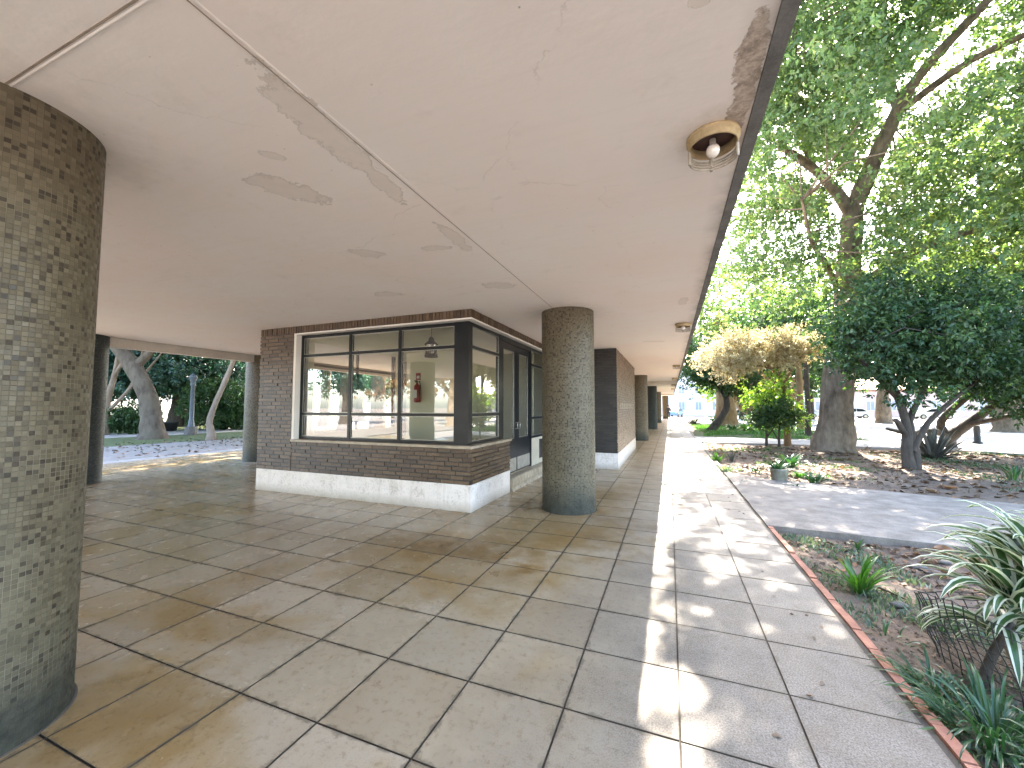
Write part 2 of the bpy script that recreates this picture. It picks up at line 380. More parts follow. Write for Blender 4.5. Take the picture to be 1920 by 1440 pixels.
M['tarmac'] = mk_concrete('road', (.05, .05, .05), (.09, .088, .085), sc=2)

M['jointshade'] = simple('joint_shade', (.34, .27, .21), .8, 6, .3)  # dark tone for the painted shade line at the ceiling joints
# ------------------------------------------------------------------ geometry helpers
ORG = {}
def tag(o, label=None, cat=None, group=None, kind=None):
    if label: o['label'] = label
    if cat: o['category'] = cat
    if group: o['group'] = group
    if kind: o['kind'] = kind
    return o
def thing(name, loc, label, cat, group=None):
    o = bpy.data.objects.new(name, None); COL.objects.link(o); o.location = loc
    o.empty_display_size = .2
    ORG[o.name] = Vector(loc)
    return tag(o, label, cat, group)
def link(name, me, parent=None, origin=None):
    o = bpy.data.objects.new(name, me); COL.objects.link(o)
    if parent is not None:
        o.parent = parent; ORG[o.name] = ORG[parent.name]
    else:
        ORG[o.name] = Vector(origin or (0, 0, 0)); o.location = ORG[o.name]
    return o
def kids(o): return [c for c in bpy.data.objects if c.parent == o]
def copy_tree(o, parent=None):
    c = o.copy(); COL.objects.link(c); c.parent = parent
    for ch in kids(o): copy_tree(ch, c)
    return c

class MB:
    def __init__(s): s.v = []; s.f = []; s.uv = []; s.var = []; s.sm = []; s.mi = []; s.cur = 0
    def face(s, pts, uvs=None, var=0.5, smooth=False):
        b = len(s.v); s.v.extend([tuple(p) for p in pts]); s.f.append(tuple(range(b, b + len(pts))))
        if uvs is None:
            a, bb, c = Vector(pts[0]), Vector(pts[1]), Vector(pts[2]); n = (bb - a).cross(c - a)
            ax = max(range(3), key=lambda i: abs(n[i]))
            uvs = [((p[1], p[2]), (p[0], p[2]), (p[0], p[1]))[ax] for p in pts]
        s.uv.append(uvs); s.var.append(var); s.sm.append(smooth); s.mi.append(s.cur)
    def box(s, x0, x1, y0, y1, z0, z1, var=.5, skip=''):
        P = [(x0, y0, z0), (x1, y0, z0), (x1, y1, z0), (x0, y1, z0), (x0, y0, z1), (x1, y0, z1), (x1, y1, z1), (x0, y1, z1)]
        for k, q in (('b', (0, 3, 2, 1)), ('t', (4, 5, 6, 7)), ('s', (0, 1, 5, 4)), ('e', (1, 2, 6, 5)), ('n', (2, 3, 7, 6)), ('w', (3, 0, 4, 7))):
            if k not in skip: s.face([P[i] for i in q], var=var)
        return s
    def grid(s, rows, closed=False, var=.5, uvs=None, smooth=True):
        """rows: list of equal-length point lists; shared vertices"""
        b = len(s.v); nr, nc = len(rows), len(rows[0])
        for r_ in rows: s.v.extend([tuple(p) for p in r_])
        for i in range(nr - 1):
            for j in range(nc if closed else nc - 1):
                j2 = (j + 1) % nc
                s.f.append((b + i * nc + j, b + i * nc + j2, b + (i + 1) * nc + j2, b + (i + 1) * nc + j))
                if uvs: s.uv.append([uvs(i, j), uvs(i, j + 1), uvs(i + 1, j + 1), uvs(i + 1, j)])
                else: s.uv.append([(0, 0)] * 4)
                s.var.append(var if not callable(var) else var(i, j)); s.sm.append(smooth); s.mi.append(s.cur)
        return s
    def tube(s, pts, rad, n=10, rough=0.0, cap=True, var=.5, seed=0):
        pts = [Vector(p) for p in pts]
        if not hasattr(rad, '__len__'): rad = [rad] * len(pts)
        rows = []; ref = Vector((0.31, 0.87, 0.17))
        for i, p in enumerate(pts):
            tg = (pts[min(i + 1, len(pts) - 1)] - pts[max(i - 1, 0)])
            tg = tg.normalized() if tg.length > 1e-9 else Vector((0, 0, 1))
            a = (ref - tg * ref.dot(tg)).normalized(); b = tg.cross(a); ref = a
            row = []
            for j in range(n):
                an = 2 * math.pi * j / n
                k = 1.0
                if rough: k += rough * mnoise.noise(Vector((math.cos(an) * 1.4 + seed, math.sin(an) * 1.4, i * .45)))
                row.append(p + (a * math.cos(an) + b * math.sin(an)) * rad[i] * k)
            rows.append(row)
        s.grid(rows, True, var)
        if cap:
            for row in (rows[0][::-1], rows[-1]): s.face(row, [(0, 0)] * n, var)
        return s
    def lathe(s, c, prof, n=24, var=.5, uvw=None, a0=0.0):
        cx, cy, cz = c
        rows = [[(cx + r_ * math.cos(a0 + 2 * math.pi * j / n), cy + r_ * math.sin(a0 + 2 * math.pi * j / n), cz + z) for j in range(n)] for r_, z in prof]
        s.grid(rows, True, var, uvw); return s
    def ball(s, c, rx, ry, rz, n=12, m=8, var=.5):
        rows = []
        for i in range(m + 1):
            th = math.pi * i / m
            rows.append([(c[0] + rx * math.sin(th) * math.cos(2 * math.pi * j / n), c[1] + ry * math.sin(th) * math.sin(2 * math.pi * j / n), c[2] - rz * math.cos(th)) for j in range(n)])
        return s.grid(rows, True, var)
    def build(s, name, mat, parent=None, origin=None):
        o0 = ORG[parent.name] if parent is not None else Vector(origin or (0, 0, 0))
        me = bpy.data.meshes.new(name)
        me.from_pydata([(a[0] - o0.x, a[1] - o0.y, a[2] - o0.z) for a in s.v], [], s.f)
        for m_ in (mat if isinstance(mat, (list, tuple)) else [mat]): me.materials.append(m_)
        ul = me.uv_layers.new(name='uv')
        ul.data.foreach_set('uv', np.array([c for f_ in s.uv for p in f_ for c in p], dtype=np.float32))
        at = me.attributes.new('var', 'FLOAT', 'FACE'); at.data.foreach_set('value', np.array(s.var, dtype=np.float32))
        me.polygons.foreach_set('use_smooth', np.array(s.sm, dtype=bool))
        if isinstance(mat, (list, tuple)): me.polygons.foreach_set('material_index', np.array(s.mi, dtype=np.int32))
        me.update()
        return link(name, me, parent, origin)

def fast_quads(name, V, mat, var, parent=None, origin=None, smooth=False):
    """V: (N,4,3) world points"""
    o0 = np.array(ORG[parent.name] if parent is not None else (origin or (0, 0, 0)))
    N = V.shape[0]; P = (V.reshape(-1, 3) - o0).astype(np.float32)
    me = bpy.data.meshes.new(name)
    me.vertices.add(N * 4); me.vertices.foreach_set('co', P.ravel())
    me.loops.add(N * 4); me.loops.foreach_set('vertex_index', np.arange(N * 4, dtype=np.int32))
    me.polygons.add(N); me.polygons.foreach_set('loop_start', np.arange(0, N * 4, 4, dtype=np.int32))
    me.polygons.foreach_set('loop_total', np.full(N, 4, dtype=np.int32))
    me.update(calc_edges=True); me.validate()
    at = me.attributes.new('var', 'FLOAT', 'FACE'); at.data.foreach_set('value', var.astype(np.float32))
    me.materials.append(mat)
    return link(name, me, parent, origin)

def unit(a): return a / np.maximum(np.linalg.norm(a, axis=-1, keepdims=True), 1e-9)
def leaves(P, D, L, W, up=.6):
    """rhomb leaves at P along D; normals biased upward"""
    n = len(P)
    D = unit(D)
    N = unit(RNG.normal(size=(n, 3)) * .8 + np.array([0, 0, up]))
    S = unit(np.cross(D, N)); N = np.cross(S, D)
    l = (L * RNG.uniform(.7, 1.25, (n, 1))); w_ = (W * RNG.uniform(.75, 1.2, (n, 1)))
    a = P; c = P + D * l - N * l * .18; m = P + D * l * .45
    return np.stack([a, m + S * w_ * .5 + N * w_ * .15, c, m - S * w_ * .5 + N * w_ * .15], axis=1)
def sprigs(B, D, per, slen, L, W, up=.6, droop=.2):
    """B base points (n,3), D directions; per leaves along each"""
    n = len(B); D = unit(D)
    tk = RNG.uniform(.1, 1.0, (n, per, 1)) * slen
    rad = unit(RNG.normal(size=(n, per, 3)))
    P = B[:, None] + D[:, None] * tk + rad * .02
    LD = D[:, None] * .55 + rad * .9 + np.array([0, 0, -droop])
    return leaves(P.reshape(-1, 3), LD.reshape(-1, 3), L, W, up), np.repeat(RNG.uniform(0, 1, n), per)

def crown_pts(ells, nclump, sig, nspr, shell=.55, seed_gap=None):
    """clump centres inside ellipsoids, then sprig bases round them"""
    wts = np.array([e[1][0] * e[1][1] * e[1][2] for e in ells]) ** .8; wts /= wts.sum()
    idx = RNG.choice(len(ells), nclump, p=wts)
    c = np.array([e[0] for e in ells])[idx]; R_ = np.array([e[1] for e in ells])[idx]
    dr = unit(RNG.normal(size=(nclump, 3))); rr = RNG.uniform(shell ** 3, 1, (nclump, 1)) ** (1 / 3)
    inner = RNG.uniform(size=(nclump, 1)) < .25
    rr = np.where(inner, RNG.uniform(.2, .8, (nclump, 1)), rr)
    C = c + dr * R_ * rr
    k = RNG.integers(0, nclump, nspr)
    sc = RNG.uniform(.6, 1.35, (nclump, 1))[k]
    off = RNG.normal(size=(nspr, 3)) * sig * sc * np.array([1, 1, .62])
    B = C[k] + off
    D = unit(off + dr[k] * sig * .5 + RNG.normal(size=(nspr, 3)) * sig * .5)
    tone = RNG.uniform(0, 1, nclump)[k]
    return C, B, D, tone

TWIG_MAX = 3.0
def tree(name, label, cat, base, trunks, ells, nclump, sig, nspr, per, slen, L, W, leaf, bark, group=None, twigs=40, shell=.55, up=.6, droop=.2, nseg=12, gapf=None):
    t = thing(name, base, label, cat, group)
    mb = MB(); ends = []
    for i, (pts, rad) in enumerate(trunks):
        P = [Vector(p) for p in pts]
        # subdivide with a slight wobble
        q = []; rr = []
        for a in range(len(P) - 1):
            for k in range(4):
                u = k / 4
                p0 = P[max(a - 1, 0)]; p1 = P[a]; p2 = P[a + 1]; p3 = P[min(a + 2, len(P) - 1)]
                v = .5 * ((2 * p1) + (p2 - p0) * u + (2 * p0 - 5 * p1 + 4 * p2 - p3) * u * u + (3 * p1 - p0 - 3 * p2 + p3) * u ** 3)
                q.append(v); rr.append(rad[a] * (1 - u) + rad[a + 1] * u)
        q.append(P[-1]); rr.append(rad[-1])
        mb.tube(q, rr, nseg, .16 if rad[0] > .08 else .08, seed=i * 3.1)
        ends += q[len(q) // 3:]
    C, B, D, tone = crown_pts(ells, nclump, sig, nspr, shell)
    E_ = np.array([list(e) for e in ends])
    for ci in range(0, min(nclump, twigs)):
        c = C[ci]; j = int(np.argmin(((E_ - c) ** 2).sum(1) + RNG.uniform(0, .3)))
        if ((E_[j] - c) ** 2).sum() > TWIG_MAX ** 2: continue
        a = Vector(E_[j]); b = Vector(c); mid = (a + b) / 2 + Vector(RNG.normal(size=3)) * (b - a).length * .11
        r0 = max(.012, min(.05, (b - a).length * .012))
        mb.tube([a, mid, b], [r0, r0 * .7, r0 * .3], 5, cap=False)
    mb.build('trunk', bark, t)
    if gapf is not None:
        keep = gapf(B); B, D, tone = B[keep], D[keep], tone[keep]
    V, sv = sprigs(B, D, per, slen, L, W, up, droop)
    var = np.clip(np.repeat(tone, per) * .45 + sv * .25 + RNG.uniform(0, .45, len(V)), 0, 1)
    fast_quads('crown', V, leaf, var, t)
    return t

def blades(mb, c, n, ln, wd, droop=1.0, spread=.9, seg=6, stem=0.0, varieg=False, tilt=(0.1, 1.0), rr=.03, rng=random):
    for i in range(n):
        a = rng.uniform(0, 2 * math.pi); l = ln * rng.uniform(.6, 1.15); w_ = wd * rng.uniform(.75, 1.2)
        th = rng.uniform(*tilt) * spread
        d_ = Vector((math.cos(a), math.sin(a), 0)); s_ = Vector((-math.sin(a), math.cos(a), 0)); s_ = (s_ + Vector((0, 0, rng.uniform(-.3, .3)))).normalized()
        p = Vector(c) + d_ * rr * rng.random() + Vector((0, 0, stem * rng.random()))
        rows = []; ang = th
        for k in range(seg + 1):
            u = k / seg
            ww = w_ * (math.sin(math.pi * min(1, .18 + u * .82)) ** .7) * (1.0 if u < .999 else 0.02) * .5
            up = Vector((-d_.x * math.cos(ang), -d_.y * math.cos(ang), math.sin(ang)))
            up = d_ * -math.cos(ang) + Vector((0, 0, math.sin(ang)))
            if varieg: rows.append([p - s_ * ww + up * ww * .25, p - s_ * ww * .52 + up * ww * .1, p, p + s_ * ww * .52 + up * ww * .1, p + s_ * ww + up * ww * .25])
            else: rows.append([p - s_ * ww + up * ww * .35, p, p + s_ * ww + up * ww * .35])
            p = p + (d_ * math.sin(ang) + Vector((0, 0, math.cos(ang)))) * (l / seg)
            ang += droop * (1.1 + .5 * rng.random()) / seg * (.4 + 1.2 * u)
        b_ = rng.random()
        if varieg: mb.grid(rows, False, (lambda i_, j_: (.62 + .38 * b_) if j_ in (0, 3) else .42 * b_))
        else: mb.grid(rows, False, b_)
    return mb

# ================================================================== SETTING
mb = MB(); mb.face([(-400, -400, -.14), (400, -400, -.14), (400, 400, -.14), (-400, 400, -.14)])
tag(mb.build('ground', M['park']), kind='structure')

def sheet(name, pts, z, mat, thick=0.05):
    m = MB(); n = len(pts)
    m.face([(p[0], p[1], z) for p in pts])
    for i in range(n):
        a, b = pts[i], pts[(i + 1) % n]
        m.face([(a[0], a[1], z - thick), (b[0], b[1], z - thick), (b[0], b[1], z), (a[0], a[1], z)])
    return tag(m.build(name, mat), kind='structure')

# tiled floor: every tile modelled in one sheet
TX, TY, X_R = .553, .5385, 1.15
mb = MB(); rt = random.Random(3)
for i in range(-26, 3):
    x0 = .012 + TX * i; x1 = x0 + TX
    if x0 > X_R - .05: continue
    x1 = min(x1, X_R)
    for j in range(-16, 118):
        y0 = 1.555 + TY * j; y1 = y0 + TY
        far = y0 > 22
        g = .005
        z = [rt.uniform(-.0016, .0016) for _ in range(4)]
        P = [(x0 + g, y0 + g), (x1 - g, y0 + g), (x1 - g, y1 - g), (x0 + g, y1 - g)]
        top = [(p[0], p[1], z[k]) for k, p in enumerate(P)]
        v = rt.random()
        mb.face(top, var=v)
        if not far:
            lo = [(p[0], p[1], -.012) for p in P]
            for k in range(4): mb.face([lo[k], lo[(k + 1) % 4], top[(k + 1) % 4], top[k]], var=-1.0)
tag(mb.build('floor_tiles', M['tile']), kind='structure')
sheet('floor_bed', [(-14.4, -7.1), (1.15, -7.1), (1.15, 65), (-14.4, 65)], -.009, M['grout'], .12)

# garden soil with relief
mb = MB(); nx, ny = 95, 150
rows = []
for j in range(ny):
    row = []
    for i in range(nx):
        x = 1.2 + 13 * (i / (nx - 1)) ** 1.25; y = -3 + 22.5 * j / (ny - 1)
        z = -.055 + .045 * mnoise.noise(Vector((x * .7, y * .7, 0))) + .02 * mnoise.noise(Vector((x * 3, y * 3, 2))) + .010 * mnoise.noise(Vector((x * 9, y * 9, 5)))
        z += .10 * math.exp(-((x - 5.2) ** 2 + (y - 17.2) ** 2) / 2.2) + .07 * math.exp(-((x - 5.6) ** 2 + (y - 13) ** 2) / 1.2)
        row.append((x, y, z))
    rows.append(row)
mb.grid(rows)
tag(mb.build('garden_soil', M['soil']), kind='structure')
SOIL_TREE = rows
def soil_z(x, y):
    z = -.055 + .045 * mnoise.noise(Vector((x * .7, y * .7, 0))) + .02 * mnoise.noise(Vector((x * 3, y * 3, 2)))
    return z + .10 * math.exp(-((x - 5.2) ** 2 + (y - 17.2) ** 2) / 2.2) + .07 * math.exp(-((x - 5.6) ** 2 + (y - 13) ** 2) / 1.2)

def wob(pts, amp=.03, step=.4, seed=0):
    out = []
    for i in range(len(pts)):
        a, b = Vector((*pts[i], 0)), Vector((*pts[(i + 1) % len(pts)], 0))
        k = max(1, int((b - a).length / step))
        for j in range(k):
            p = a.lerp(b, j / k); o = amp * mnoise.noise(Vector((p.x * 2 + seed, p.y * 2, seed)))
            out.append((p.x + o, p.y + o))
    return out
sheet('garden_path', wob([(1.153, 6.15), (3.3, 5.98), (6.5, 4.9), (13, 2.6), (15, 4.6), (9, 7.6), (5.2, 8.9), (3.4, 9.45), (1.75, 10.2), (1.153, 10.9)], .025), .012, M['path'], .12)
sheet('garden_path_far', wob([(1.153, 19.6), (5.0, 19.7), (9.5, 19.3), (16, 15.2), (24, 12), (26, 15), (18, 19), (10, 23.5), (5, 22.6), (1.153, 23.2)], .03), .006, M['paleplaza'], .12)
sheet('plaza', wob([(8, 21.5), (20, 18.4), (60, 12), (70, 62), (2.0, 62), (2.0, 46), (7.0, 34)], .05, 2), -.06, M['paleplaza'], .06)
sheet('lawn_bed', wob([(1.2, 23.4), (9, 23.8), (8, 30), (7, 40), (2, 44), (1.6, 32)], .12, .6), -.04, M['lawn'], .08)
sheet('lawn_strip', wob([(9.5, 19.0), (16, 15.0), (30, 9), (31, 12), (17, 18), (10.2, 21)], .15, .6), -.045, M['lawn'], .08)
sheet('road', [(-200, 72), (200, 72), (200, 79), (-200, 79)], -.10, M['tarmac'], .03)
# left side
sheet('pavement', [(-22, -6), (-14.42, -6), (-14.42, 60), (-22, 60)], -.03, M['paleplaza'], .08)
sheet('leafy_verge', wob([(-22.5, -20), (-15.2, -20), (-15.4, 60), (-22.5, 60)], .25, .8, 3), -.022, M['park'], .08)
sheet('verge_lawn', wob([(-29.5, -4), (-22.6, -4), (-19.8, 16), (-21.5, 60), (-27, 60), (-25.6, 14)], .3, .8, 5), -.014, M['lawn'], .08)
sheet('park_path', wob([(-34, -6), (-29.6, -6), (-25.7, 14), (-27.5, 60), (-32, 60), (-30.0, 14)], .2, .8, 7), -.004, M['paleplaza'], .08)
sheet('park_lawn', wob([(-80, -10), (-34.2, -10), (-30.2, 14), (-33, 60), (-80, 60)], .3, 1.5, 9), 0.0, M['lawn'], .1)
sheet('rear_plaza', [(-60, -60), (40, -60), (40, -7.2), (-60, -7.2)], -.09, M['paleplaza'], .04)

# ================================================================== PORTICO
port = thing('portico', (-5, 25, 0), 'long flat-roofed open portico with peeling pinkish plaster ceiling', 'portico')
mb = MB(); mb.box(-11.0, .41, -7, 58, CEIL, CEIL + .34)
mb.build('ceiling', M['ceiling'], port)
mb = MB()
mb.box(.412, .475, -7, 58, CEIL - .010, CEIL + .36)
mb.build('edge_trim', M['trim'], port)
mb = MB(); mb.box(-11.22, -11.03, -7, 58, CEIL - .20, CEIL + .34)
mb.build('downstand_band', M['band'], port)
mb = MB(); mb.box(-11.028, -11.002, -7, 58, CEIL + .015, CEIL + .3); mb.build('shadow_gap', M['iron'], port)
def ridge(p0, p1, wd=.035, dp=.012):
    m = MB(); p0 = Vector(p0); p1 = Vector(p1); d_ = (p1 - p0).normalized(); s_ = Vector((-d_.y, d_.x, 0))
    rows = []; n = 90
    for k in range(n + 1):
        p = p0.lerp(p1, k / n); o = .004 * mnoise.noise(Vector((p.x * 5, p.y * 5, 1)))
        rows.append([p - s_ * wd + Vector((0, 0, .001)), p - s_ * wd * (.25 + o * 30) - Vector((0, 0, dp)), p + s_ * wd * .3 - Vector((0, 0, dp * .6)), p + s_ * wd + Vector((0, 0, .001))])
    m.grid(rows); return m
ridge((-1.58, 5.8, CEIL), (-1.58, -3, CEIL), .011, .003).build('ceiling_joint', M['ceiling'], port)
ridge((-1.60, .784, CEIL), (-10.9, .784, CEIL), .008, .003).build('ceiling_joint', M['ceiling'], port)
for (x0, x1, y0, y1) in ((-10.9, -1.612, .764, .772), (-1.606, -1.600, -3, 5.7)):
    m = MB(); m.box(x0, x1, y0, y1, CEIL - .0018, CEIL + .01); m.build('joint_line', M['jointshade'], port)  # thin dark strips stand for the shade beside each joint
# dropped beams far down the portico
for y in (24.5, 47.5):
    m = MB(); m.box(-10.9, .40, y, y + .25, CEIL - .16, CEIL - .002); m.build('beam', M['band'], port)

# ---- columns
def column(x, y, label, mat=None, r_=.405, top=CEIL + .0, cat='column'):
    t = thing('column', (x, y, 0), label, cat, 'round mosaic columns of the portico')
    m = MB(); n = 72
    zs = [-.02, .02] + [top * k / 14 for k in range(1, 15)]
    zs[-1] = top
    uvw = lambda i, j: (j / n * 2 * math.pi * r_, zs[i])
    m.lathe((x, y, 0), [(r_, z) for z in zs], n, .5, uvw, a0=math.pi / 2)
    m.build('shaft', mat or M['mosaic'], t)
    m = MB(); m.lathe((x, y, 0), [(r_ + .014, -.006), (r_ + .015, .0015), (r_ + .004, .003), (r_ - .01, .003)], n, .5)
    m.build('base_joint', M['grout'], t)
    return t
column(-3.2, .85, 'massive mosaic column nearest the camera, cut off by the photo edge')
column(-1.47, 6.09, 'mosaic column standing free in front of the lodge door')
column(-1.36, 19.65, 'olive mosaic column just beyond the tan brick block')
column(-1.24, 30.2, 'dark green mosaic column second beyond the brick block', M['mosaic_dark'])
column(-1.18, 41.9, 'slim far mosaic column third beyond the brick block')
column(-.55, 56.4, 'farthest brown column at the end of the walkway behind the walking person')
column(-11.2, 4.3, 'nearly black column in shade on the far left side of the portico', M['mosaic_dark'])
column(-11.2, 8.2, 'pale column touching the left end of the brick lodge, far side of portico')
column(-7.7, -.45, 'mosaic column behind the viewpoint, seen mirrored in the lodge window')

# ---- ceiling lamps
def lamp():
    x, y = LAMPS[0]; z = CEIL
    t = thing('ceiling_lamp', (x, y, z), 'rusty round bulkhead lamp with bare bulb nearest the camera', 'ceiling lamp', 'bulkhead lamps along the ceiling edge')
    R_ = .124
    m = MB(); m.lathe((x, y, z), [(R_ * .98, -.0005), (R_ * 1.08, -.006), (R_ * 1.08, -.024), (R_ * 1.02, -.028), (R_ * .99, -.054), (R_ * .94, -.061), (R_ * .91, -.055), (R_ * .92, -.03), (R_ * .92, -.006)], 40)
    m.build('housing', M['lamprust'], t)
    m = MB(); m.lathe((x, y, z), [(.001, -.008), (R_ * .9, -.008)], 30); m.build('reflector', M['lampin'], t)
    m = MB(); m.ball((x, y + .012, z - .074), .035, .035, .038, 18, 12); m.lathe((x, y + .012, z), [(.016, -.01), (.017, -.038), (.014, -.045)], 14); m.build('bulb', M['bulb'], t)
    rr = R_ * .955
    for k in range(4):
        m = MB(); zk = z - .074 - .017 * k
        pts = [(x + rr * math.cos(math.pi * i / 22), y + (rr - .006 * k) * math.sin(math.pi * i / 22), zk - .004 * math.sin(math.pi * i / 22)) for i in range(23)]
        m.tube(pts, .0056, 6); m.build('guard_bar', M['lampbar'], t)
    for ph in (0.02, .5, .98):
        m = MB(); a = math.pi * ph; m.tube([(x + rr * math.cos(a), y + rr * math.sin(a), z - .06), (x + rr * math.cos(a), y + rr * math.sin(a) * .98, z - .132)], .0085, 6); m.build('guard_stem', M['lampbar'], t)
    return t
l0 = lamp()
LL = ['small grey bulkhead lamp second from the camera, beside the roof edge', 'bulkhead lamp third from the camera beside a peeling ceiling stain',
      'small far bulkhead lamp fourth from the camera', 'tiny far bulkhead lamp fifth from the camera', 'tiniest bulkhead lamp farthest down the ceiling edge']
for (x, y), lb in zip(LAMPS[1:], LL):
    c = copy_tree(l0); c.location = (x, y, CEIL); c['label'] = lb

# ================================================================== BRICK LODGE
LX0, LX1, LY0, LY1 = -7.29, -2.75, 5.29, 10.18
rb = random.Random(5)
def bricks(mb, face, a0, a1, z0, z1, at, course=.069, ln=.245, jt=.008, dep=.05):
    """running-bond bricks. face 's': wall plane y=at facing -y, a is x. face 'e': plane x=at facing +x, a is y"""
    nc = max(1, round((z1 - z0) / course)); ch = (z1 - z0) / nc
    for c in range(nc):
        off = (c % 2) * ln * .5 + rb.uniform(-.03, .03)
        a = a0 - off
        while a < a1:
            l = ln * rb.uniform(.93, 1.07)
            s0, s1 = max(a, a0), min(a + l - jt, a1)
            if s1 - s0 > .02:
                zz0 = z0 + c * ch + .009 + rb.uniform(-.004, .004); zz1 = z0 + (c + 1) * ch - .009 + rb.uniform(-.004, .004)
                pr = rb.uniform(-.006, .006); v = rb.random()
                if face == 's': mb.box(s0, s1, at - pr, at + dep, zz0, zz1, v, 'n')
                elif face == 'e': mb.box(at - dep, at + pr, s0, s1, zz0, zz1, v, 'w')
                else: mb.box(at - pr, at + dep, s0, s1, zz0, zz1, v, 'e')
            a += l
def soldiers(mb, face, a0, a1, z0, z1, at, wd=.062, jt=.011, dep=.05):
    n = round((a1 - a0) / wd); w_ = (a1 - a0) / n
    for k in range(n):
        s0 = a0 + k * w_ + jt * .5; s1 = a0 + (k + 1) * w_ - jt * .5; pr = rb.uniform(-.004, .006); v = rb.random()
        if face == 's': mb.box(s0, s1, at - pr, at + dep, z0 + rb.uniform(0, .004), z1, v, 'n')
        else: mb.box(at - dep, at + pr, s0, s1, z0 + rb.uniform(0, .004), z1, v, 'w')
lodge = thing('brick_lodge', (LX0, LY0, 0), 'small brown brick lodge with corner window under the portico', 'lodge')
mb = MB()
ZB, ZS = .395, .925           # brick starts, brick under sill ends
WX0 = -6.40
bricks(mb, 's', LX0, WX0, ZB, CEIL - .130, LY0)
bricks(mb, 's', WX0, LX1, ZB, ZS, LY0)
soldiers(mb, 's', LX0, LX1, CEIL - .128, CEIL - .002, LY0)
bricks(mb, 'e', LY0 + .052, 6.86, ZB, ZS, LX1)
soldiers(mb, 'e', LY0 + .052, LY1, CEIL - .128, CEIL - .002, LX1)
m_ = -1.0
mb.box(LX0 + .008, WX0 - .004, LY0 + .012, LY0 + .24, ZB, CEIL - .003, m_)
mb.box(WX0 - .002, LX1 - .012, LY0 + .012, LY0 + .16, ZB, ZS, m_)
mb.box(LX1 - .16, LX1 - .012, LY0 + .165, 6.85, ZB, ZS, m_)
mb.box(WX0 - .002, LX1 - .012, LY0 + .012, LY0 + .13, CEIL - .129, CEIL - .003, m_)
mb.box(LX1 - .13, LX1 - .012, LY0 + .135, LY1, CEIL - .129, CEIL - .003, m_)
bricks(mb, 'w', LY0 + .25, LY1, ZB, .985, LX0); bricks(mb, 'w', LY0 + .25, 6.38, .985, CEIL - .004, LX0); bricks(mb, 'w', 9.22, LY1, .985, CEIL - .004, LX0)
mb.box(LX0 + .012, LX0 + .10, LY0 + .245, 6.38, .992, CEIL - .005, -1.0); mb.box(LX0 + .012, LX0 + .10, 9.22, LY1, .992, CEIL - .005, -1.0)
mb.box(LX0 + .012, LX0 + .10, LY0 + .245, LY1, ZB, .99, m_)
mb.build('brick_wall', M['brick'], lodge)
mb = MB(); mb.box(LX0 + .004, LX1 + .004, LY0 + .002, LY0 + .22, -.01, ZB); mb.box(LX1 - .2, LX1 + .004, LY0 + .225, 6.84, -.01, ZB); mb.box(LX0 + .004, LX0 + .2, LY0 + .225, LY1, -.01, ZB)
mb.build('plinth', M['plinth'], lodge)
mb = MB()
mb.box(WX0 + .002, WX0 + .055, LY0 - .004, LY0 + .15, ZS + .004, CEIL - .133)               # left reveal
mb.box(WX0 + .058, LX1 + .002, LY0 - .004, LY0 + .13, 2.872, CEIL - .131)                    # lintel front
mb.box(LX1 - .13, LX1 + .002, LY0 + .133, LY1 - .01, 2.872, CEIL - .131)                    # lintel side
mb.build('window_surround', M['white'], lodge)
mb = MB(); mb.box(WX0 + .0, LX1 + .022, LY0 - .022, LY0 + .17, ZS + .001, ZS + .042); mb.box(LX1 - .15, LX1 + .022, LY0 + .172, 6.885, ZS + .001, ZS + .042)
mb.build('sill', M['sillstone'], lodge)
# interior shell
mb = MB()
mb.box(LX0 + .12, LX1 - .13, LY1 - .28, LY1 - .2, .27, 2.98)
mb.box(LX0 + .12, WX0 + .05, LY0 + .26, LY0 + .30, .27, 2.98)
mb.box(LX0 + .12, LX0 + .16, LY0 + .31, 6.4, .27, 2.98); mb.box(LX0 + .12, LX0 + .16, 9.2, LY1 - .29, .27, 2.98); mb.box(LX0 + .12, LX0 + .16, 6.41, 9.19, .27, 1.0)
mb.box(LX0 + .17, LX1 - .16, LY0 + .165, LY0 + .2, .27, ZS)
mb.box(LX1 - .2, LX1 - .162, LY0 + .21, 6.84, .27, ZS)
mb.build('inner_wall', M['inner'], lodge)
mb = MB(); mb.box(LX0 + .12, LX1 - .14, LY0 + .14, LY1 - .29, 2.95, 2.975); mb.build('inner_ceiling', M['inner'], lodge)
mb = MB(); mb.box(LX0 + .21, LX1 - .14, LY0 + .2, LY1 - .29, .2, .26); mb.build('inner_floor', M['sillstone'], lodge)
BW = 8.62; wx = AY(757, 740, BW).x
mb = MB(); mb.box(wx + .07, LX1 - .16, BW, BW + .10, .27, 2.949); mb.build('partition', M['inner'], lodge)
mb = MB(); mb.box(wx - .05, wx + .068, BW - .03, BW + .12, .27, 2.72); mb.build('inner_door_post', M['blackm'], lodge)

# --- corner window
GY = LY0 + .13; GX = LX1 - .12
win = MB(); PANES = []
Z0, Z1, Z2, Z3 = .968, 1.425, 2.49, 2.871
xs = [WX0 + .056, -5.18, -4.13, -3.10]
fw = .05
def hbar(mbk, a0, a1, z, hgt, front=True, dpt=.05, o=0.0):
    if front: mbk.box(a0, a1, GY - .02 - o, GY - .02 + dpt, z, z + hgt)
    else: mbk.box(GX + .02 - dpt, GX + .02 + o, a0, a1, z, z + hgt)
frame = win
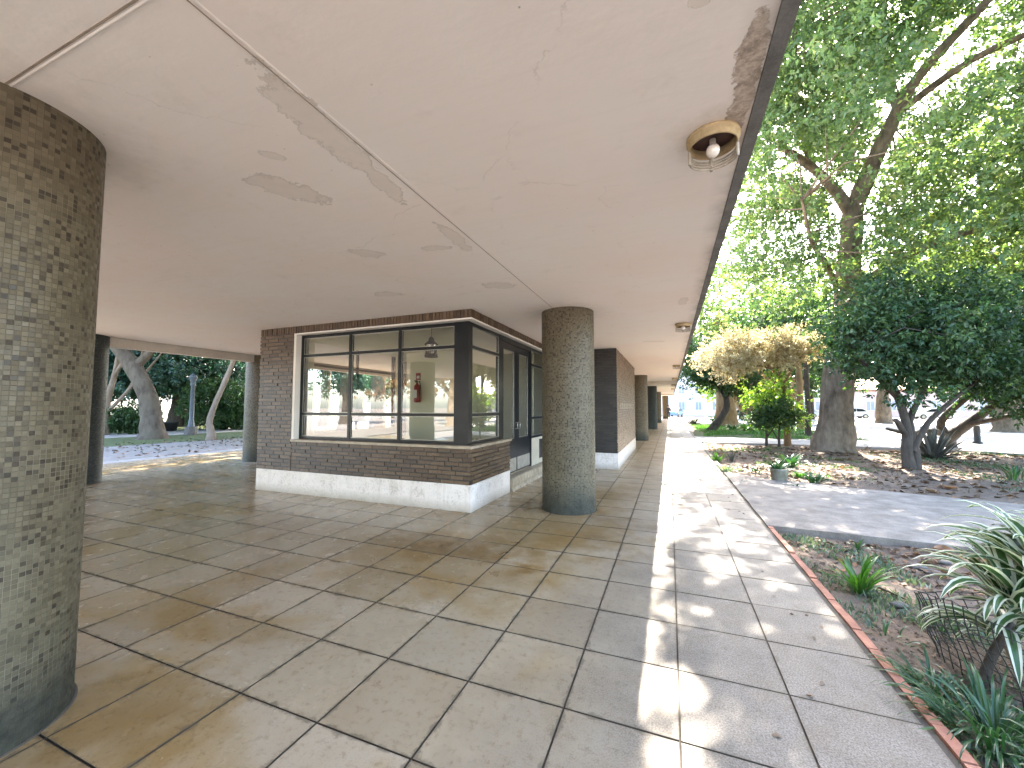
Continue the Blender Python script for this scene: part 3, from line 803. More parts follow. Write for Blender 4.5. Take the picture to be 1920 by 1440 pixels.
# verticals front
frame.box(xs[0], xs[0] + .055, GY - .02, GY + .04, Z0, Z3)
for x in xs[1:3]: frame.box(x - .028, x + .028, GY - .022, GY + .04, Z0 + .002, Z3 - .002)
for a, b in ((xs[0] + .056, xs[1] - .029), (xs[1] + .029, xs[2] - .029), (xs[2] + .029, xs[3] - .001)):
    frame.box(a, b, GY - .018, GY + .035, Z0, Z0 + .05)
    frame.box(a, b, GY - .018, GY + .035, Z1 - .022, Z1 + .022)
    frame.box(a, b, GY - .018, GY + .035, Z2 - .024, Z2 + .024)
    frame.box(a, b, GY - .018, GY + .035, Z3 - .055, Z3 - .001)
    for (p, q) in ((Z0 + .05, Z1 - .022), (Z1 + .022, Z2 - .024), (Z2 + .024, Z3 - .055)):
        PANES.append(('s', a, b, p, q))
# corner post
frame.box(xs[3], GX + .022, GY - .026, GY + .06, Z0, Z3 + .0)
frame.box(GX - .055, GX + .02, GY + .062, GY + .11, Z0, Z3)
# side window
ys = [GY + .112, 6.59]
def side_panel(a, b, zb, bars, ztop):
    frame.box(GX - .035, GX + .018, a, b, zb, zb + .05)
    frame.box(GX - .035, GX + .018, a, b, ztop - .055, ztop - .001)
    for z in bars: frame.box(GX - .035, GX + .018, a, b, z - .022, z + .022)
    lv = [zb + .05] + [v for z in bars for v in (z - .022, z + .022)] + [ztop - .055]
    for k in range(0, len(lv), 2):
        PANES.append(('e', a, b, lv[k], lv[k + 1]))
side_panel(ys[0], ys[1], Z0, (Z1, Z2), Z3)
frame.box(GX - .05, GX + .025, 6.592, 6.665, .3, Z3)
frame.box(GX - .05, GX + .025, 8.29, 8.37, .27, Z3)
frame.box(GX - .05, GX + .024, 6.667, 8.288, Z3 - .10, Z3 - .001)
side_panel(8.372, LY1 - .12, .86, (Z1 - .12, Z2), Z3)
win_o = frame.build('window_frame', M['blackm'], lodge)
def bead_ring(face, a, b, p, q, e=.011):
    m = MB()
    def P(u, v, d): return (u, GY - d, v) if face == 's' else (GX + d, u, v)
    o_ = [(a + .0005, p + .0005), (b - .0005, p + .0005), (b - .0005, q - .0005), (a + .0005, q - .0005)]
    n_ = [(a + e, p + e), (b - e, p + e), (b - e, q - e), (a + e, q - e)]
    m.grid([[P(u, v, .0) for u, v in o_], [P(u, v, .009) for u, v in o_], [P(u, v, .009) for u, v in n_], [P(u, v, .0) for u, v in n_]], True, smooth=False)
    return m
for (fc, a, b, p, q) in PANES:
    k = rb.uniform(-.0015, .0015); m = MB()
    if fc == 's': m.face([(a - .006, GY + .006, p - .006), (b + .006, GY + .006 + k, p - .006), (b + .006, GY + .006, q + .006), (a - .006, GY + .006 + k, q + .006)])
    else: m.face([(GX - .006, a - .004, p - .006), (GX - .006, b + .004, p - .006), (GX - .006, b + .004, q + .006), (GX - .006, a - .004, q + .006)])
    po = m.build('pane', M['glass'], lodge)
    bead_ring(fc, a, b, p, q).build('glazing_bead', M['bead'], po)
# doors
for (a, b) in ((6.668, 7.476), (7.48, 8.286)):
    dm = MB(); zb, zt = .285, Z3 - .104
    dm.box(GX - .03, GX + .012, a, a + .13, zb, zt); dm.box(GX - .03, GX + .012, b - .13, b, zb, zt)
    dm.box(GX - .03, GX + .012, a + .131, b - .131, zt - .13, zt); dm.box(GX - .03, GX + .012, a + .131, b - .131, zb, .93)
    do = dm.build('door', M['blackm'], lodge)
    k = MB(); k.box(GX + .013, GX + .017, a + .03, b - .03, zb + .02, zb + .27); k.build('kick_plate', M['steel'], do)
    bead_ring('e', a + .131, b - .131, .931, zt - .131).build('glazing_bead', M['bead'], do)
    k = MB(); k.face([(GX - .008, a + .125, .92), (GX - .008, b - .125, .92), (GX - .008, b - .125, zt - .12), (GX - .008, a + .125, zt - .12)]); k.build('door_pane', M['glass'], do)
    k = MB(); ya = b - .07 if a < 7 else a + .07; k.tube([(GX + .012, ya, 1.12), (GX + .06, ya, 1.12), (GX + .06, ya, 1.24), (GX + .012, ya, 1.24)], .011, 8); k.build('handle', M['bead'], do)
# wall under the last side window, dark sheet painted for an opening
mb = MB(); mb.box(GX - .04, GX + .012, 8.372, LY1 - .12, .25, .858); mb.build('side_panel', M['sidepanel'], lodge)
mb = MB(); mb.box(GX + .013, GX + .02, 8.95, LY1 - .2, .36, .80); mb.build('dark_opening', M['iron'], lodge)
# doorstep with a chipped edge
mb = MB(); rows = []
n = 60
for k in range(n + 1):
    y = 6.87 + (LY1 - 6.89) * k / n; c = .012 * mnoise.noise(Vector((y * 9, 0, 0))) + .010 * mnoise.noise(Vector((y * 31, 3, 0)))
    rows.append([(GX - .05, y, .245), (LX1 + .03, y, .243), (LX1 + .05 + c, y, .225 + c), (LX1 + .055 + c * .6, y, .12), (LX1 + .04, y, .06), (LX1 + .06 + c * 1.5, y, -.005)])
mb.grid(rows, smooth=False); mb.face([rows[0][i] for i in range(6)] + [(GX - .05, 6.87, -.005)])
mb.build('doorstep', M['sillstone'], lodge)
# left-hand window, an opening added to light the lodge inside
mb = MB()
for y in (6.42, 7.8, 9.16): mb.box(LX0 + .03, LX0 + .07, y - .03, y + .03, 1.0, CEIL - .01)
mb.box(LX0 + .031, LX0 + .069, 6.45, 7.77, 2.44, 2.49); mb.box(LX0 + .031, LX0 + .069, 7.83, 9.13, 2.44, 2.49)
mb.build('added_window_frame', M['blackm'], lodge)
# lantern inside
lx, ly = -3.88, 5.95
lan = thing('lantern', (lx, ly, 2.5), 'black wrought-iron lantern hanging inside the lodge window', 'lantern')
m = MB(); m.lathe((lx, ly, 2.57), [(.012, .22), (.03, .205), (.05, .18), (.045, .16), (.055, .14), (.12, .085), (.125, .07), (.10, .065)], 8); m.build('lantern_cap', M['iron'], lan)
m = MB(); m.lathe((lx, ly, 2.45), [(.10, .19), (.085, .03)], 8); m.build('lantern_glass', M['glass'], lan)
m = MB()
for k in range(8):
    a = k * math.pi / 4
    m.tube([(lx + .102 * math.cos(a), ly + .102 * math.sin(a), 2.64), (lx + .09 * math.cos(a), ly + .09 * math.sin(a), 2.48)], .008, 5)
m.lathe((lx, ly, 2.42), [(.02, -.01), (.115, .0), (.12, .03), (.105, .045), (.118, .06), (.09, .062)], 8)
m.build('lantern_cage', M['iron'], lan)
m = MB(); m.tube([(lx, ly, 2.78), (lx, ly, 2.955)], .006, 6); m.build('chain', M['iron'], lan)
# fire extinguisher on the inner wall
ey = BW - .09
ex = AY(782, 730, ey).x
fe = thing('fire_extinguisher', (ex, ey, 1.6), 'red fire extinguisher hung on the lodge inner wall below its sign', 'extinguisher')
m = MB(); m.lathe((ex, ey, 1.66), [(.001, 0), (.075, .01), (.08, .04), (.08, .40), (.06, .45), (.03, .47), (.028, .50), (.001, .50)], 18); m.build('cylinder', M['red'], fe)
m = MB(); m.box(ex - .05, ex + .05, ey - .086, ey - .081, 1.78, 1.98); m.build('label_plate', M['paper'], fe)
m = MB(); m.box(ex - .02, ex + .02, ey - .08, ey + .03, 2.17, 2.20); m.box(ex - .015, ex + .015, ey - .10, ey, 2.205, 2.225); m.build('valve', M['iron'], fe)
m = MB(); m.tube([(ex + .02, ey - .04, 2.17), (ex + .11, ey - .05, 2.20), (ex + .13, ey - .05, 2.08), (ex + .105, ey - .04, 1.85)], .013, 8); m.build('hose', M['iron'], fe)
sg = MB(); sg.box(ex - .10, ex + .04, BW - .009, BW - .002, 2.24, 2.42)
so_ = tag(sg.build('extinguisher_sign', M['red']), 'small red and white sign on the lodge wall above the extinguisher', 'sign')
m = MB(); m.box(ex - .07, ex + .01, BW - .013, BW - .0095, 2.28, 2.35); so2 = m.build('sign_panel', M['paper'], so_)

# ---- second brick block
BX1, BY0, BY1 = -1.22, 10.2, 15.7
blk = thing('brick_block', (BX1, BY0, 0), 'windowless brick block behind the free-standing column, white plinth', 'brick block')
mb = MB(); ZB2 = .40
mf = MB(); bricks(mf, 's', -2.9, BX1, ZB2, CEIL - .003, BY0, .068); mf.build('dark_brick_face', M['brick3'], blk)
bricks(mb, 'e', BY0 + .052, BY1, ZB2, CEIL - .003, BX1, .068)
mb.box(-7.28, BX1 - .013, BY0 + .013, BY1 - .01, ZB2, CEIL - .004, -1)
mb.build('brick_wall', M['brick2'], blk)
mb = MB(); mb.box(-7.28, BX1 + .004, BY0 - .004, BY1, -.01, ZB2 - .001); mb.build('plinth', M['plinth'], blk)
# raised worn lettering row: unreadable dark bar marks on the brick
for k in range(9):
    y = 10.75 + k * .47; mb = MB()
    mb.box(BX1 + .007, BX1 + .02, y, y + .09, 1.50, 1.66); mb.box(BX1 + .007, BX1 + .02, y + .09, y + .26, 1.50, 1.535); mb.box(BX1 + .007, BX1 + .02, y + .09, y + .26, 1.60, 1.635)
    mb.build('letter', M['lampbar'], blk)

# ================================================================== GARDEN EDGING
ed = thing('brick_edging', (1.18, 4, 0), 'row of red bricks edging the near planting bed', 'edging')
mb = MB(); y = 0.2; re_ = random.Random(8)
while y < 6.05:
    l = re_.uniform(.21, .24); o = re_.uniform(-.008, .008); z = re_.uniform(-.004, .012)
    x0 = 1.152 + o * .05
    if re_.random() > .06: mb.box(x0, x0 + .055, y, y + l - .012, -.1, z, re_.random())
    y += l
mb.build('brick', M['redbrick'], ed)
mb = MB(); mb.box(1.153, 1.225, 10.95, 19.5, -.1, .004)
tag(mb.build('kerb', M['path']), 'thin concrete kerb along the far planting bed', 'kerb')

# ================================================================== TREES
def V3(*a): return Vector(a)
b0 = (5.28, 17.25, -.08)
LIMBS = [[(6.05, 17.3, 7.4), (6.2, 17.3, 8.6), (6.65, 17.0, 9.8), (7.25, 16.5, 11.4)], [(7.7, 16.0, 12.2), (8.9, 15.2, 13.4)], [(6.15, 17.25, 8.5), (5.6, 17.0, 9.3), (4.8, 16.6, 10.1), (4.2, 16.2, 10.4)], [(7.3, 16.4, 11.3), (8.6, 15.6, 11.9), (9.6, 15.3, 12.0)]]
def sunhole(B):
    # branches thin out where the real crown leaves the walkway in sun
    x, y, z = B[:, 0], B[:, 1], B[:, 2]
    gx, gy = x - .215 * z, y - 1.05 * z
    hole = (gx < .85) & (gy > 9.6) & (gy < 16.5) & (RNG.uniform(size=len(B)) < .93)
    edge = (x < .9 + .10 * z) & (RNG.uniform(size=len(B)) < .35)
    gap = np.array([mnoise.noise(Vector((p[0] * .55, p[1] * .55, p[2] * .55))) for p in B])
    lim = np.zeros(len(B), bool)
    for q in LIMBS:
        for a_, b_ in zip(q[:-1], q[1:]):
            for u in np.linspace(0, 1, 8):
                p = np.array(a_) * (1 - u) + np.array(b_) * u
                v = p - np.array([0, 0, H_CAM]); L_ = np.linalg.norm(v); v /= L_
                rel = B - np.array([0, 0, H_CAM]); al = rel @ v
                dist = np.linalg.norm(rel - al[:, None] * v, axis=1)
                lim |= (dist < .42) & (al < L_ + .2)
    lim &= RNG.uniform(size=len(B)) < .95
    thin = (gap < -.10) & (RNG.uniform(size=len(B)) < .75)
    strip = (gx < .03) & (gy > 2.6) & (gy < 9.4) & (RNG.uniform(size=len(B)) < .88)
    spot = ((gx - .14) ** 2 + (gy - 2.28) ** 2 < .26 ** 2)
    return ~(hole | edge | thin | lim | strip | spot)
tree('large_tree', 'great park tree with thick trunk, forking limbs and pale green crown', 'tree', b0,
     [([(5.28, 17.25, -.15), (5.30, 17.25, .25), (5.42, 17.25, 1.0), (5.55, 17.28, 2.6), (5.80, 17.3, 4.6), (6.05, 17.3, 6.8), (6.2, 17.3, 8.6)], [.80, .62, .52, .44, .38, .33, .30]),
      ([(6.2, 17.3, 8.5), (6.65, 17.0, 9.8), (7.25, 16.5, 11.4), (7.7, 16.0, 12.2), (8.9, 15.2, 13.4), (10.4, 14.6, 15)], [.29, .25, .20, .15, .12, .06]),
      ([(6.15, 17.25, 8.3), (5.6, 17.0, 9.3), (4.8, 16.6, 10.1), (3.9, 16.0, 10.6), (2.9, 15.3, 11.4)], [.20, .17, .14, .11, .05]),
      ([(7.25, 16.5, 11.4), (7.0, 16.6, 13.4), (6.6, 16.3, 15.6)], [.15, .11, .05]),
      ([(7.3, 16.4, 11.3), (8.6, 15.6, 11.9), (10.4, 15.0, 12.2), (12.2, 14.2, 12.8)], [.13, .10, .07, .03]),
      ([(5.9, 17.3, 5.6), (7.6, 16.2, 6.6), (9.6, 15.2, 7.0), (11.6, 14.2, 8.0)], [.14, .11, .08, .03]),
      ([(5.85, 17.3, 5.2), (5.0, 16.0, 6.2), (4.2, 14.6, 6.6), (3.6, 13.2, 7.4)], [.11, .09, .06, .03]),
      ([(4.8, 16.6, 10.1), (4.0, 14.8, 11.6), (3.6, 13, 12.6)], [.10, .07, .03])],
     [((5.6, 14.6, 11.2), (4.3, 6.2, 5.6)), ((9.6, 14.6, 10.4), (5.0, 6.0, 6.0)), ((4.6, 16.2, 7.2), (3.0, 4.2, 3.2)), ((8.4, 13.6, 6.8), (4.6, 4.6, 2.8)), ((7, 13, 15.5), (5, 6, 4)), ((3.4, 14.2, 11.6), (2.5, 4.6, 4.0)), ((3.6, 12.8, 9.2), (1.7, 3.2, 2.2))],
     580, .60, 26500, 11, .34, .125, .072, M['leaf_big'], M['bark'], twigs=190, shell=.25, gapf=sunhole, nseg=18)

tree('leafy_tree', 'tall green tree filling the upper right behind the dark tree', 'tree', (17, 22, -.1),
     [([(17, 22, -.2), (17, 22, 4), (16.6, 21.6, 9), (16, 21, 14)], [.5, .4, .3, .12])],
     [((15.5, 20, 10.5), (5.5, 5.5, 5.5)), ((19.5, 21, 8.0), (5, 5, 4.5)), ((13.5, 21, 7.0), (3.2, 4, 2.6)), ((11, 22, 8), (3, 3, 3))], 240, .75, 7500, 11, .42, .17, .10, M['leaf_big'], M['bark'], twigs=60, shell=.4)

tree('dark_tree', 'dark glossy multi-stemmed tree spreading low in the planting bed', 'tree', (5.58, 13.0, -.05),
     [([(5.56, 13.0, -.1), (5.50, 13.0, .35), (5.52, 13.0, 1.05), (5.42, 13.05, 1.75), (5.2, 13.2, 2.7)], [.16, .115, .095, .08, .05]),
      ([(5.66, 13.02, -.1), (5.70, 13.05, .4), (5.64, 13.1, 1.2), (5.9, 13.1, 1.9), (6.3, 13.2, 2.9)], [.12, .08, .07, .06, .04]),
      ([(5.62, 13.0, .45), (5.98, 13.1, 1.15), (6.6, 13.3, 1.75), (7.3, 13.6, 2.3)], [.07, .06, .05, .03]),
      ([(5.50, 12.98, .8), (5.28, 12.8, 1.15), (5.18, 12.7, 1.22)], [.07, .06, .05]),
      ([(5.42, 13.05, 1.75), (4.8, 12.9, 2.5), (4.4, 12.7, 3.1)], [.06, .05, .03])],
     [((5.7, 13.0, 3.15), (1.75, 1.9, 1.0)), ((4.75, 13.0, 3.3), (.9, 1.2, .8)), ((6.8, 13.4, 3.0), (1.2, 1.3, .85)), ((5.2, 13, 4.2), (1.0, 1.2, .6)), ((6.7, 13.2, 4.1), (1.1, 1.2, .7)), ((5.4, 12.6, 2.1), (.75, .8, .45)), ((7.4, 13.4, 2.4), (.8, .9, .5))],
     260, .21, 4200, 9, .20, .115, .052, M['leaf_dark'], M['barkdark'], twigs=120, shell=.3, droop=.45)

tree('dark_tree', 'low sprawling dark tree with forked limbs reaching in from the right', 'tree', (10.05, 20.6, -.1),
     [([(10.05, 20.6, -.15), (9.95, 20.5, .35), (10.35, 20.2, .9), (11.05, 19.8, 1.8), (11.65, 19.4, 3.0)], [.24, .20, .16, .13, .07]),
      ([(9.95, 20.5, .35), (9.65, 20.3, 1.0), (10.15, 19.6, 2.0), (10.55, 18.6, 3.0)], [.14, .12, .10, .05]),
      ([(10.00, 20.5, .3), (9.25, 20.0, .65), (8.35, 19.4, .55), (7.45, 18.9, .75)], [.12, .10, .08, .04]),
      ([(10.35, 20.2, .9), (10.85, 19.0, 1.25), (11.25, 17.6, 1.6), (11.65, 16, 2.1)], [.10, .08, .06, .03])],
     [((9.6, 18.6, 3.7), (2.4, 2.4, 1.5)), ((11.6, 17.6, 3.2), (2.6, 2.6, 2.0)), ((8.2, 19, 4.3), (1.5, 2, 1.3)), ((10.6, 16.6, 2.1), (1.6, 1.5, .7)), ((12, 17, 5.2), (2.5, 2.5, 1.2))],
     240, .34, 6200, 9, .26, .15, .07, M['leaf_dark'], M['barkdark'], twigs=110, shell=.3, droop=.45)

tree('blossom_tree', 'straw-yellow small tree with airy parasol crown, thin ochre trunk', 'tree', (4.4, 19.4, -.05),
     [([(4.45, 19.35, -.15), (4.42, 19.35, .8), (4.34, 19.2, 1.7), (4.30, 19.05, 2.5)], [.15, .10, .085, .075]),
      ([(4.30, 19.05, 2.45), (3.9, 18.9, 3.1), (3.2, 18.8, 3.6), (2.2, 18.8, 4.0)], [.06, .05, .035, .015]),
      ([(4.30, 19.05, 2.45), (4.1, 19.1, 3.3), (3.8, 19.3, 4.1)], [.05, .04, .02]),
      ([(4.30, 19.05, 2.45), (4.7, 19.1, 3.2), (5.2, 19.2, 3.9)], [.05, .04, .02]),
      ([(3.9, 18.9, 3.1), (3.0, 18.6, 3.3), (1.9, 18.4, 3.3)], [.04, .03, .012])],
     [((3.5, 19, 3.95), (1.8, 1.6, .72)), ((2.3, 18.8, 3.55), (1.1, 1.2, .75)), ((4.6, 19.1, 4.0), (1.1, 1.2, .7))],
     120, .24, 3900, 11, .20, .085, .045, M['leaf_yellow'], M['barkorange'], twigs=120, shell=.3)

tree('leaning_tree', 'leaning dark-crowned tree beside the far walkway', 'tree', (2.52, 28.9, -.05),
     [([(2.35, 28.9, -.2), (2.62, 28.9, .25), (3.05, 28.9, .85), (3.40, 28.9, 1.55), (3.35, 28.9, 2.2)], [.36, .25, .21, .19, .16]),
      ([(3.35, 28.9, 2.1), (2.9, 28.8, 2.9), (2.2, 28.7, 3.6)], [.11, .09, .04]), ([(3.35, 28.9, 2.1), (3.3, 28.9, 3.2), (3.4, 28.8, 4.4)], [.10, .08, .04]),
      ([(3.35, 28.9, 2.1), (3.9, 28.9, 2.9), (4.8, 28.9, 3.5)], [.10, .08, .04])],
     [((2.0, 28.7, 4.2), (1.3, 1.6, 1.3)), ((3.6, 28.8, 3.9), (1.7, 1.6, .9)), ((4.6, 28.9, 3.2), (.9, 1.0, .9)), ((1.6, 28.4, 5.2), (.9, 1.0, .9))],
     120, .36, 2500, 9, .3, .17, .085, M['leaf_mid'], M['barkdark'], twigs=70, shell=.3)

# broad old trunk behind it
st = G(1362, 799)
tree('broad_tree', 'very thick ochre trunk of an old tree behind the leaning tree', 'tree', (st.x, st.y, -.1),
     [([(st.x, st.y, -.2), (st.x, st.y, .6), (st.x - .05, st.y, 2.0), (st.x - .2, st.y, 5), (st.x - .4, st.y, 9)], [1.0, .82, .68, .42, .25])],
     [((st.x - .5, st.y, 9.5), (4.5, 4.5, 3.5)), ((st.x + 3, st.y, 8), (3.5, 3.5, 2.5))], 110, .8, 2600, 10, .5, .24, .14, M['leaf_big'], M['barkorange'], twigs=30)

# bright saplings in the bed
s0 = G(1437, 834)
tree('sapling', 'bright lime-green sapling in the bed left of the great trunk', 'sapling', (s0.x, s0.y, -.05),
     [([(s0.x, s0.y, -.1), (s0.x + .02, s0.y, .5), (s0.x + .05, s0.y, 1.2), (s0.x + .25, s0.y - .1, 2.4)], [.055, .045, .035, .012]),
      ([(s0.x + .02, s0.y, .3), (s0.x + .4, s0.y, .9), (s0.x + .75, s0.y, 1.5)], [.03, .025, .01])],
     [((s0.x + .35, s0.y - .1, 2.35), (.38, .4, .62)), ((s0.x + .75, s0.y, 1.75), (.38, .4, .4)), ((s0.x - .15, s0.y, 1.75), (.42, .4, .35)), ((s0.x + .2, s0.y, 1.15), (.55, .4, .3)), ((s0.x - .5, s0.y, 2.3), (.3, .3, .3)), ((s0.x + 1.0, s0.y, 1.0), (.3, .3, .25))],
     60, .15, 400, 8, .16, .13, .06, M['leaf_bright'], M['barkdark'], twigs=46, shell=.2)
tree('sapling', 'grey-green bushy sapling at the foot of the straw-yellow tree', 'sapling', (4.0, 18.7, -.05),
     [([(4.0, 18.7, -.1), (4.02, 18.7, .6), (4.1, 18.65, 1.5)], [.05, .04, .015]), ([(4.0, 18.7, .2), (3.7, 18.6, .8), (3.5, 18.6, 1.3)], [.03, .025, .01])],
     [((4.0, 18.6, 1.25), (.7, .5, .5)), ((3.4, 18.6, 1.05), (.45, .4, .35))], 44, .15, 620, 8, .15, .11, .055, M['leaf_mid'], M['barkdark'], twigs=44, shell=.2)

# slim trunks behind
for (px, py, top, rad, lb, mt) in ((1516, 816, 3.2, .13, 'slender dark trunk with a curved side branch left of the great trunk', 'barkdark'), (1502, 806, 4.5, .2, 'slim ochre trunk standing behind the straw-yellow tree', 'barkorange')):
    g = G(px, py)
    tree('slim_tree', lb, 'tree', (g.x, g.y, -.1),
         [([(g.x, g.y, -.2), (g.x, g.y, .3), (g.x + .03, g.y, 1.6), (g.x + .02, g.y, 3.4), (g.x, g.y, 6)], [rad * 1.7, rad * 1.1, rad, rad * .9, rad * .6]),
          ([(g.x, g.y, 1.0), (g.x - .7, g.y, 1.7), (g.x - 1.0, g.y, 2.9), (g.x - .6, g.y, 4.2)], [rad * .4, rad * .35, rad * .3, rad * .2])],
         [((g.x, g.y, 6.8), (2.6, 2.6, 1.8))], 60, .55, 1300, 9, .4, .2, .11, M['leaf_mid'], M[mt], twigs=20)

# big trunks on the far right plaza
for (px, py, rad, lb, hh) in ((1657, 786, .62, 'thick pale brown trunk far across the sunny plaza', 11), (1893, 808, .72, 'heavy grey trunk at the far right beyond the dark limbs', 10), (1424, 786, .5, 'slender far trunk in front of the parked cars', 8)):
    g = G(px, py)
    if g.y > 52: g = g * (50 / g.y); g.z = 0
    k = 1.0
    tree('plaza_tree', lb, 'tree', (g.x, g.y, -.1),
         [([(g.x, g.y, -.2), (g.x, g.y, .5), (g.x, g.y, 2.4), (g.x + .3, g.y, 5), (g.x + .2, g.y, hh)], [rad * 1.25, rad, rad * .8, rad * .55, rad * .25])],
         [((g.x, g.y, hh - 1), (5.5, 5.5, 3.2)), ((g.x + 3, g.y - 2, hh - 2), (4, 4, 2.5)), ((g.x - 3, g.y, hh), (4, 4, 2.8))], 120, .9, 2600, 9, .55, .30, .17, M['leaf_mid'], M['bark'], group='big trees on the far plaza', twigs=30)

# background trees beyond the plaza
bgs = [(9, 62, 9.5, 'yellow-green tree beyond the end of the walkway', 'leaf_bright'), (18, 66, 12, 'mid green rounded tree far behind the great trunk', 'leaf_mid'),
       (33, 60, 12, 'wide dark tree on the far side of the plaza', 'leaf_dark'), (48, 48, 12, 'broad green tree at the far right edge', 'leaf_mid'), (8.0, 44, 5.0, 'small rust-tinted tree left of the old ochre trunk', 'leaf_rust')]
for (x, y, hh, lb, lf) in bgs:
    q = hh / 10
    tree('background_tree', lb, 'tree', (x, y, -.1), [([(x, y, -.2), (x, y, 2 * q), (x + .3, y, hh * .6)], [.35 * q, .28 * q, .12 * q])],
         [((x, y, hh * .62), (4.2 * q, 4.2 * q, 3.6 * q)), ((x + 2.5 * q, y, hh * .5), (3 * q, 3 * q, 2.4 * q)), ((x - 2.5 * q, y, hh * .52), (3 * q, 3 * q, 2.5 * q))],
         110, .8 * q, 2300, 9, .6 * q, .34 * max(.6, q), .2 * max(.6, q), M[lf], M['barkdark'], group='trees beyond the plaza', twigs=14)

# ---- left side trees
tree('plane_tree', 'stout leaning plane tree with knobbly bark seen under the left roof edge', 'tree', (-24.0, 11.9, -.05),
     [([(-23.8, 11.9, -.2), (-23.85, 11.9, .35), (-24.1, 11.9, 1.2), (-24.45, 11.8, 2.4), (-25.2, 11.6, 3.6), (-26.2, 11.3, 4.8), (-27.2, 11, 6.4)], [.80, .50, .42, .39, .36, .31, .25]),
      ([(-25.2, 11.6, 3.5), (-24.6, 12.0, 4.4), (-24.0, 12.2, 6)], [.22, .19, .13])],
     [((-26, 11.5, 8.8), (4.5, 4.5, 2.6))], 90, .8, 2000, 9, .5, .26, .15, M['leaf_mid'], M['barkplane'], twigs=30, nseg=20)
tree('slim_tree', 'thin crooked pale-barked tree right of the lamp post', 'tree', (-20.4, 12.5, -.05),
     [([(-20.4, 12.5, -.2), (-20.4, 12.5, .3), (-20.55, 12.5, .9), (-20.35, 12.6, 1.7), (-19.95, 12.8, 2.9), (-19.6, 12.9, 3.9), (-19.3, 13, 5.5)], [.26, .17, .13, .12, .115, .10, .07])],
     [((-19.3, 13, 6.6), (2.4, 2.4, 1.5))], 50, .5, 900, 9, .4, .2, .11, M['leaf_mid'], M['barkpale'], twigs=20)
tree('bare_tree', 'pale bare-branched tree beside the nearly black column', 'tree', (-29.4, 12.4, -.05),
     [([(-29.4, 12.4, -.2), (-29.3, 12.4, .6), (-29.2, 12.4, 2.0), (-28.8, 12.5, 3.6), (-28.6, 12.6, 6)], [.30, .20, .16, .12, .06]),
      ([(-29.25, 12.4, 1.2), (-28.0, 12.7, 2.4), (-26.8, 13.0, 3.6), (-25.9, 13.2, 4.6)], [.10, .08, .06, .03]),
      ([(-29.2, 12.4, 1.8), (-29.6, 12.3, 3.2), (-29.4, 12.2, 5.4)], [.11, .08, .04]),
      ([(-28.0, 12.7, 2.4), (-27.6, 12.9, 3.4), (-27.3, 13, 5.0)], [.08, .06, .03]), ([(-28.8, 12.5, 3.4), (-28.0, 12.6, 4.4), (-27.2, 12.7, 5.2)], [.1, .07, .03])],
     [((-28.5, 12.5, 7), (3, 3, 1.2))], 40, .5, 300, 7, .3, .16, .09, M['leaf_mid'], M['barkpale'], twigs=40)
lt = [(-40, 14, 9.0, 'large blue-green evergreen left of the plane tree', 'leaf_blue'), (-36, 19.5, 9.0, 'large dark evergreen with twin trunks behind the lamp post', 'leaf_blue'), (-34, 36, 9.5, 'blue-green evergreen seen through the lodge windows', 'leaf_blue'), (-44, 25, 10, 'distant blue-green evergreen filling the gap by the pale column', 'leaf_blue')]
for (x, y, hh, lb, lf) in lt:
    q = hh / 9
    tree('evergreen_tree', lb, 'tree', (x, y, -.1), [([(x, y, -.2), (x, y, .6), (x, y + .1, 2), (x + .2, y, 5)], [.95, .60, .48, .25]), ([(x + .75, y + .6, -.2), (x + .7, y + .6, .6), (x + .6, y + .5, 2), (x + .9, y + .9, 4.5)], [.7, .45, .36, .2])],
         [((x, y, 5.4 * q), (5.2, 5.2, 3.0)), ((x + 2.5, y - 2.5, 4.2 * q), (3.4, 3.4, 1.7)), ((x + 1.5, y + 3, 4.4 * q), (3.6, 3.6, 1.9)), ((x + 3.2, y + .5, 3.8 * q), (2.4, 2.8, 1.3)), ((x, y, 7.5 * q), (4.5, 4.5, 2.5))],
         170, .62, 4200, 10, .5, .28, .15, M[lf], M['barkdark'], group='evergreens on the park lawn', twigs=40, shell=.5, droop=.4)
b_ = G(455, 802)
tree('shrub', 'rounded dark green shrub beside the pale column', 'shrub', (-29.5, 18.6, -.05),
     [([(-29.5, 18.6, -.1), (-29.5, 18.6, .8), (-29.3, 18.5, 1.8)], [.12, .1, .04])],
     [((-29.2, 18.2, 1.75), (1.9, 2.0, 1.5)), ((-28.2, 19.3, 1.2), (1.4, 1.5, 1.0))], 90, .35, 2300, 9, .32, .2, .09, M['leaf_mid'], M['barkdark'], twigs=30)
tree('shrub', 'small green shrub at the foot of the bare pale tree', 'shrub', (-29.2, 13.5, -.05),
     [([(-29.2, 13.5, -.1), (-29.2, 13.5, .5)], [.06, .03])],
     [((-29.2, 13.5, .8), (.8, .9, .75))], 30, .25, 600, 9, .25, .16, .08, M['leaf_mid'], M['barkdark'], twigs=10)

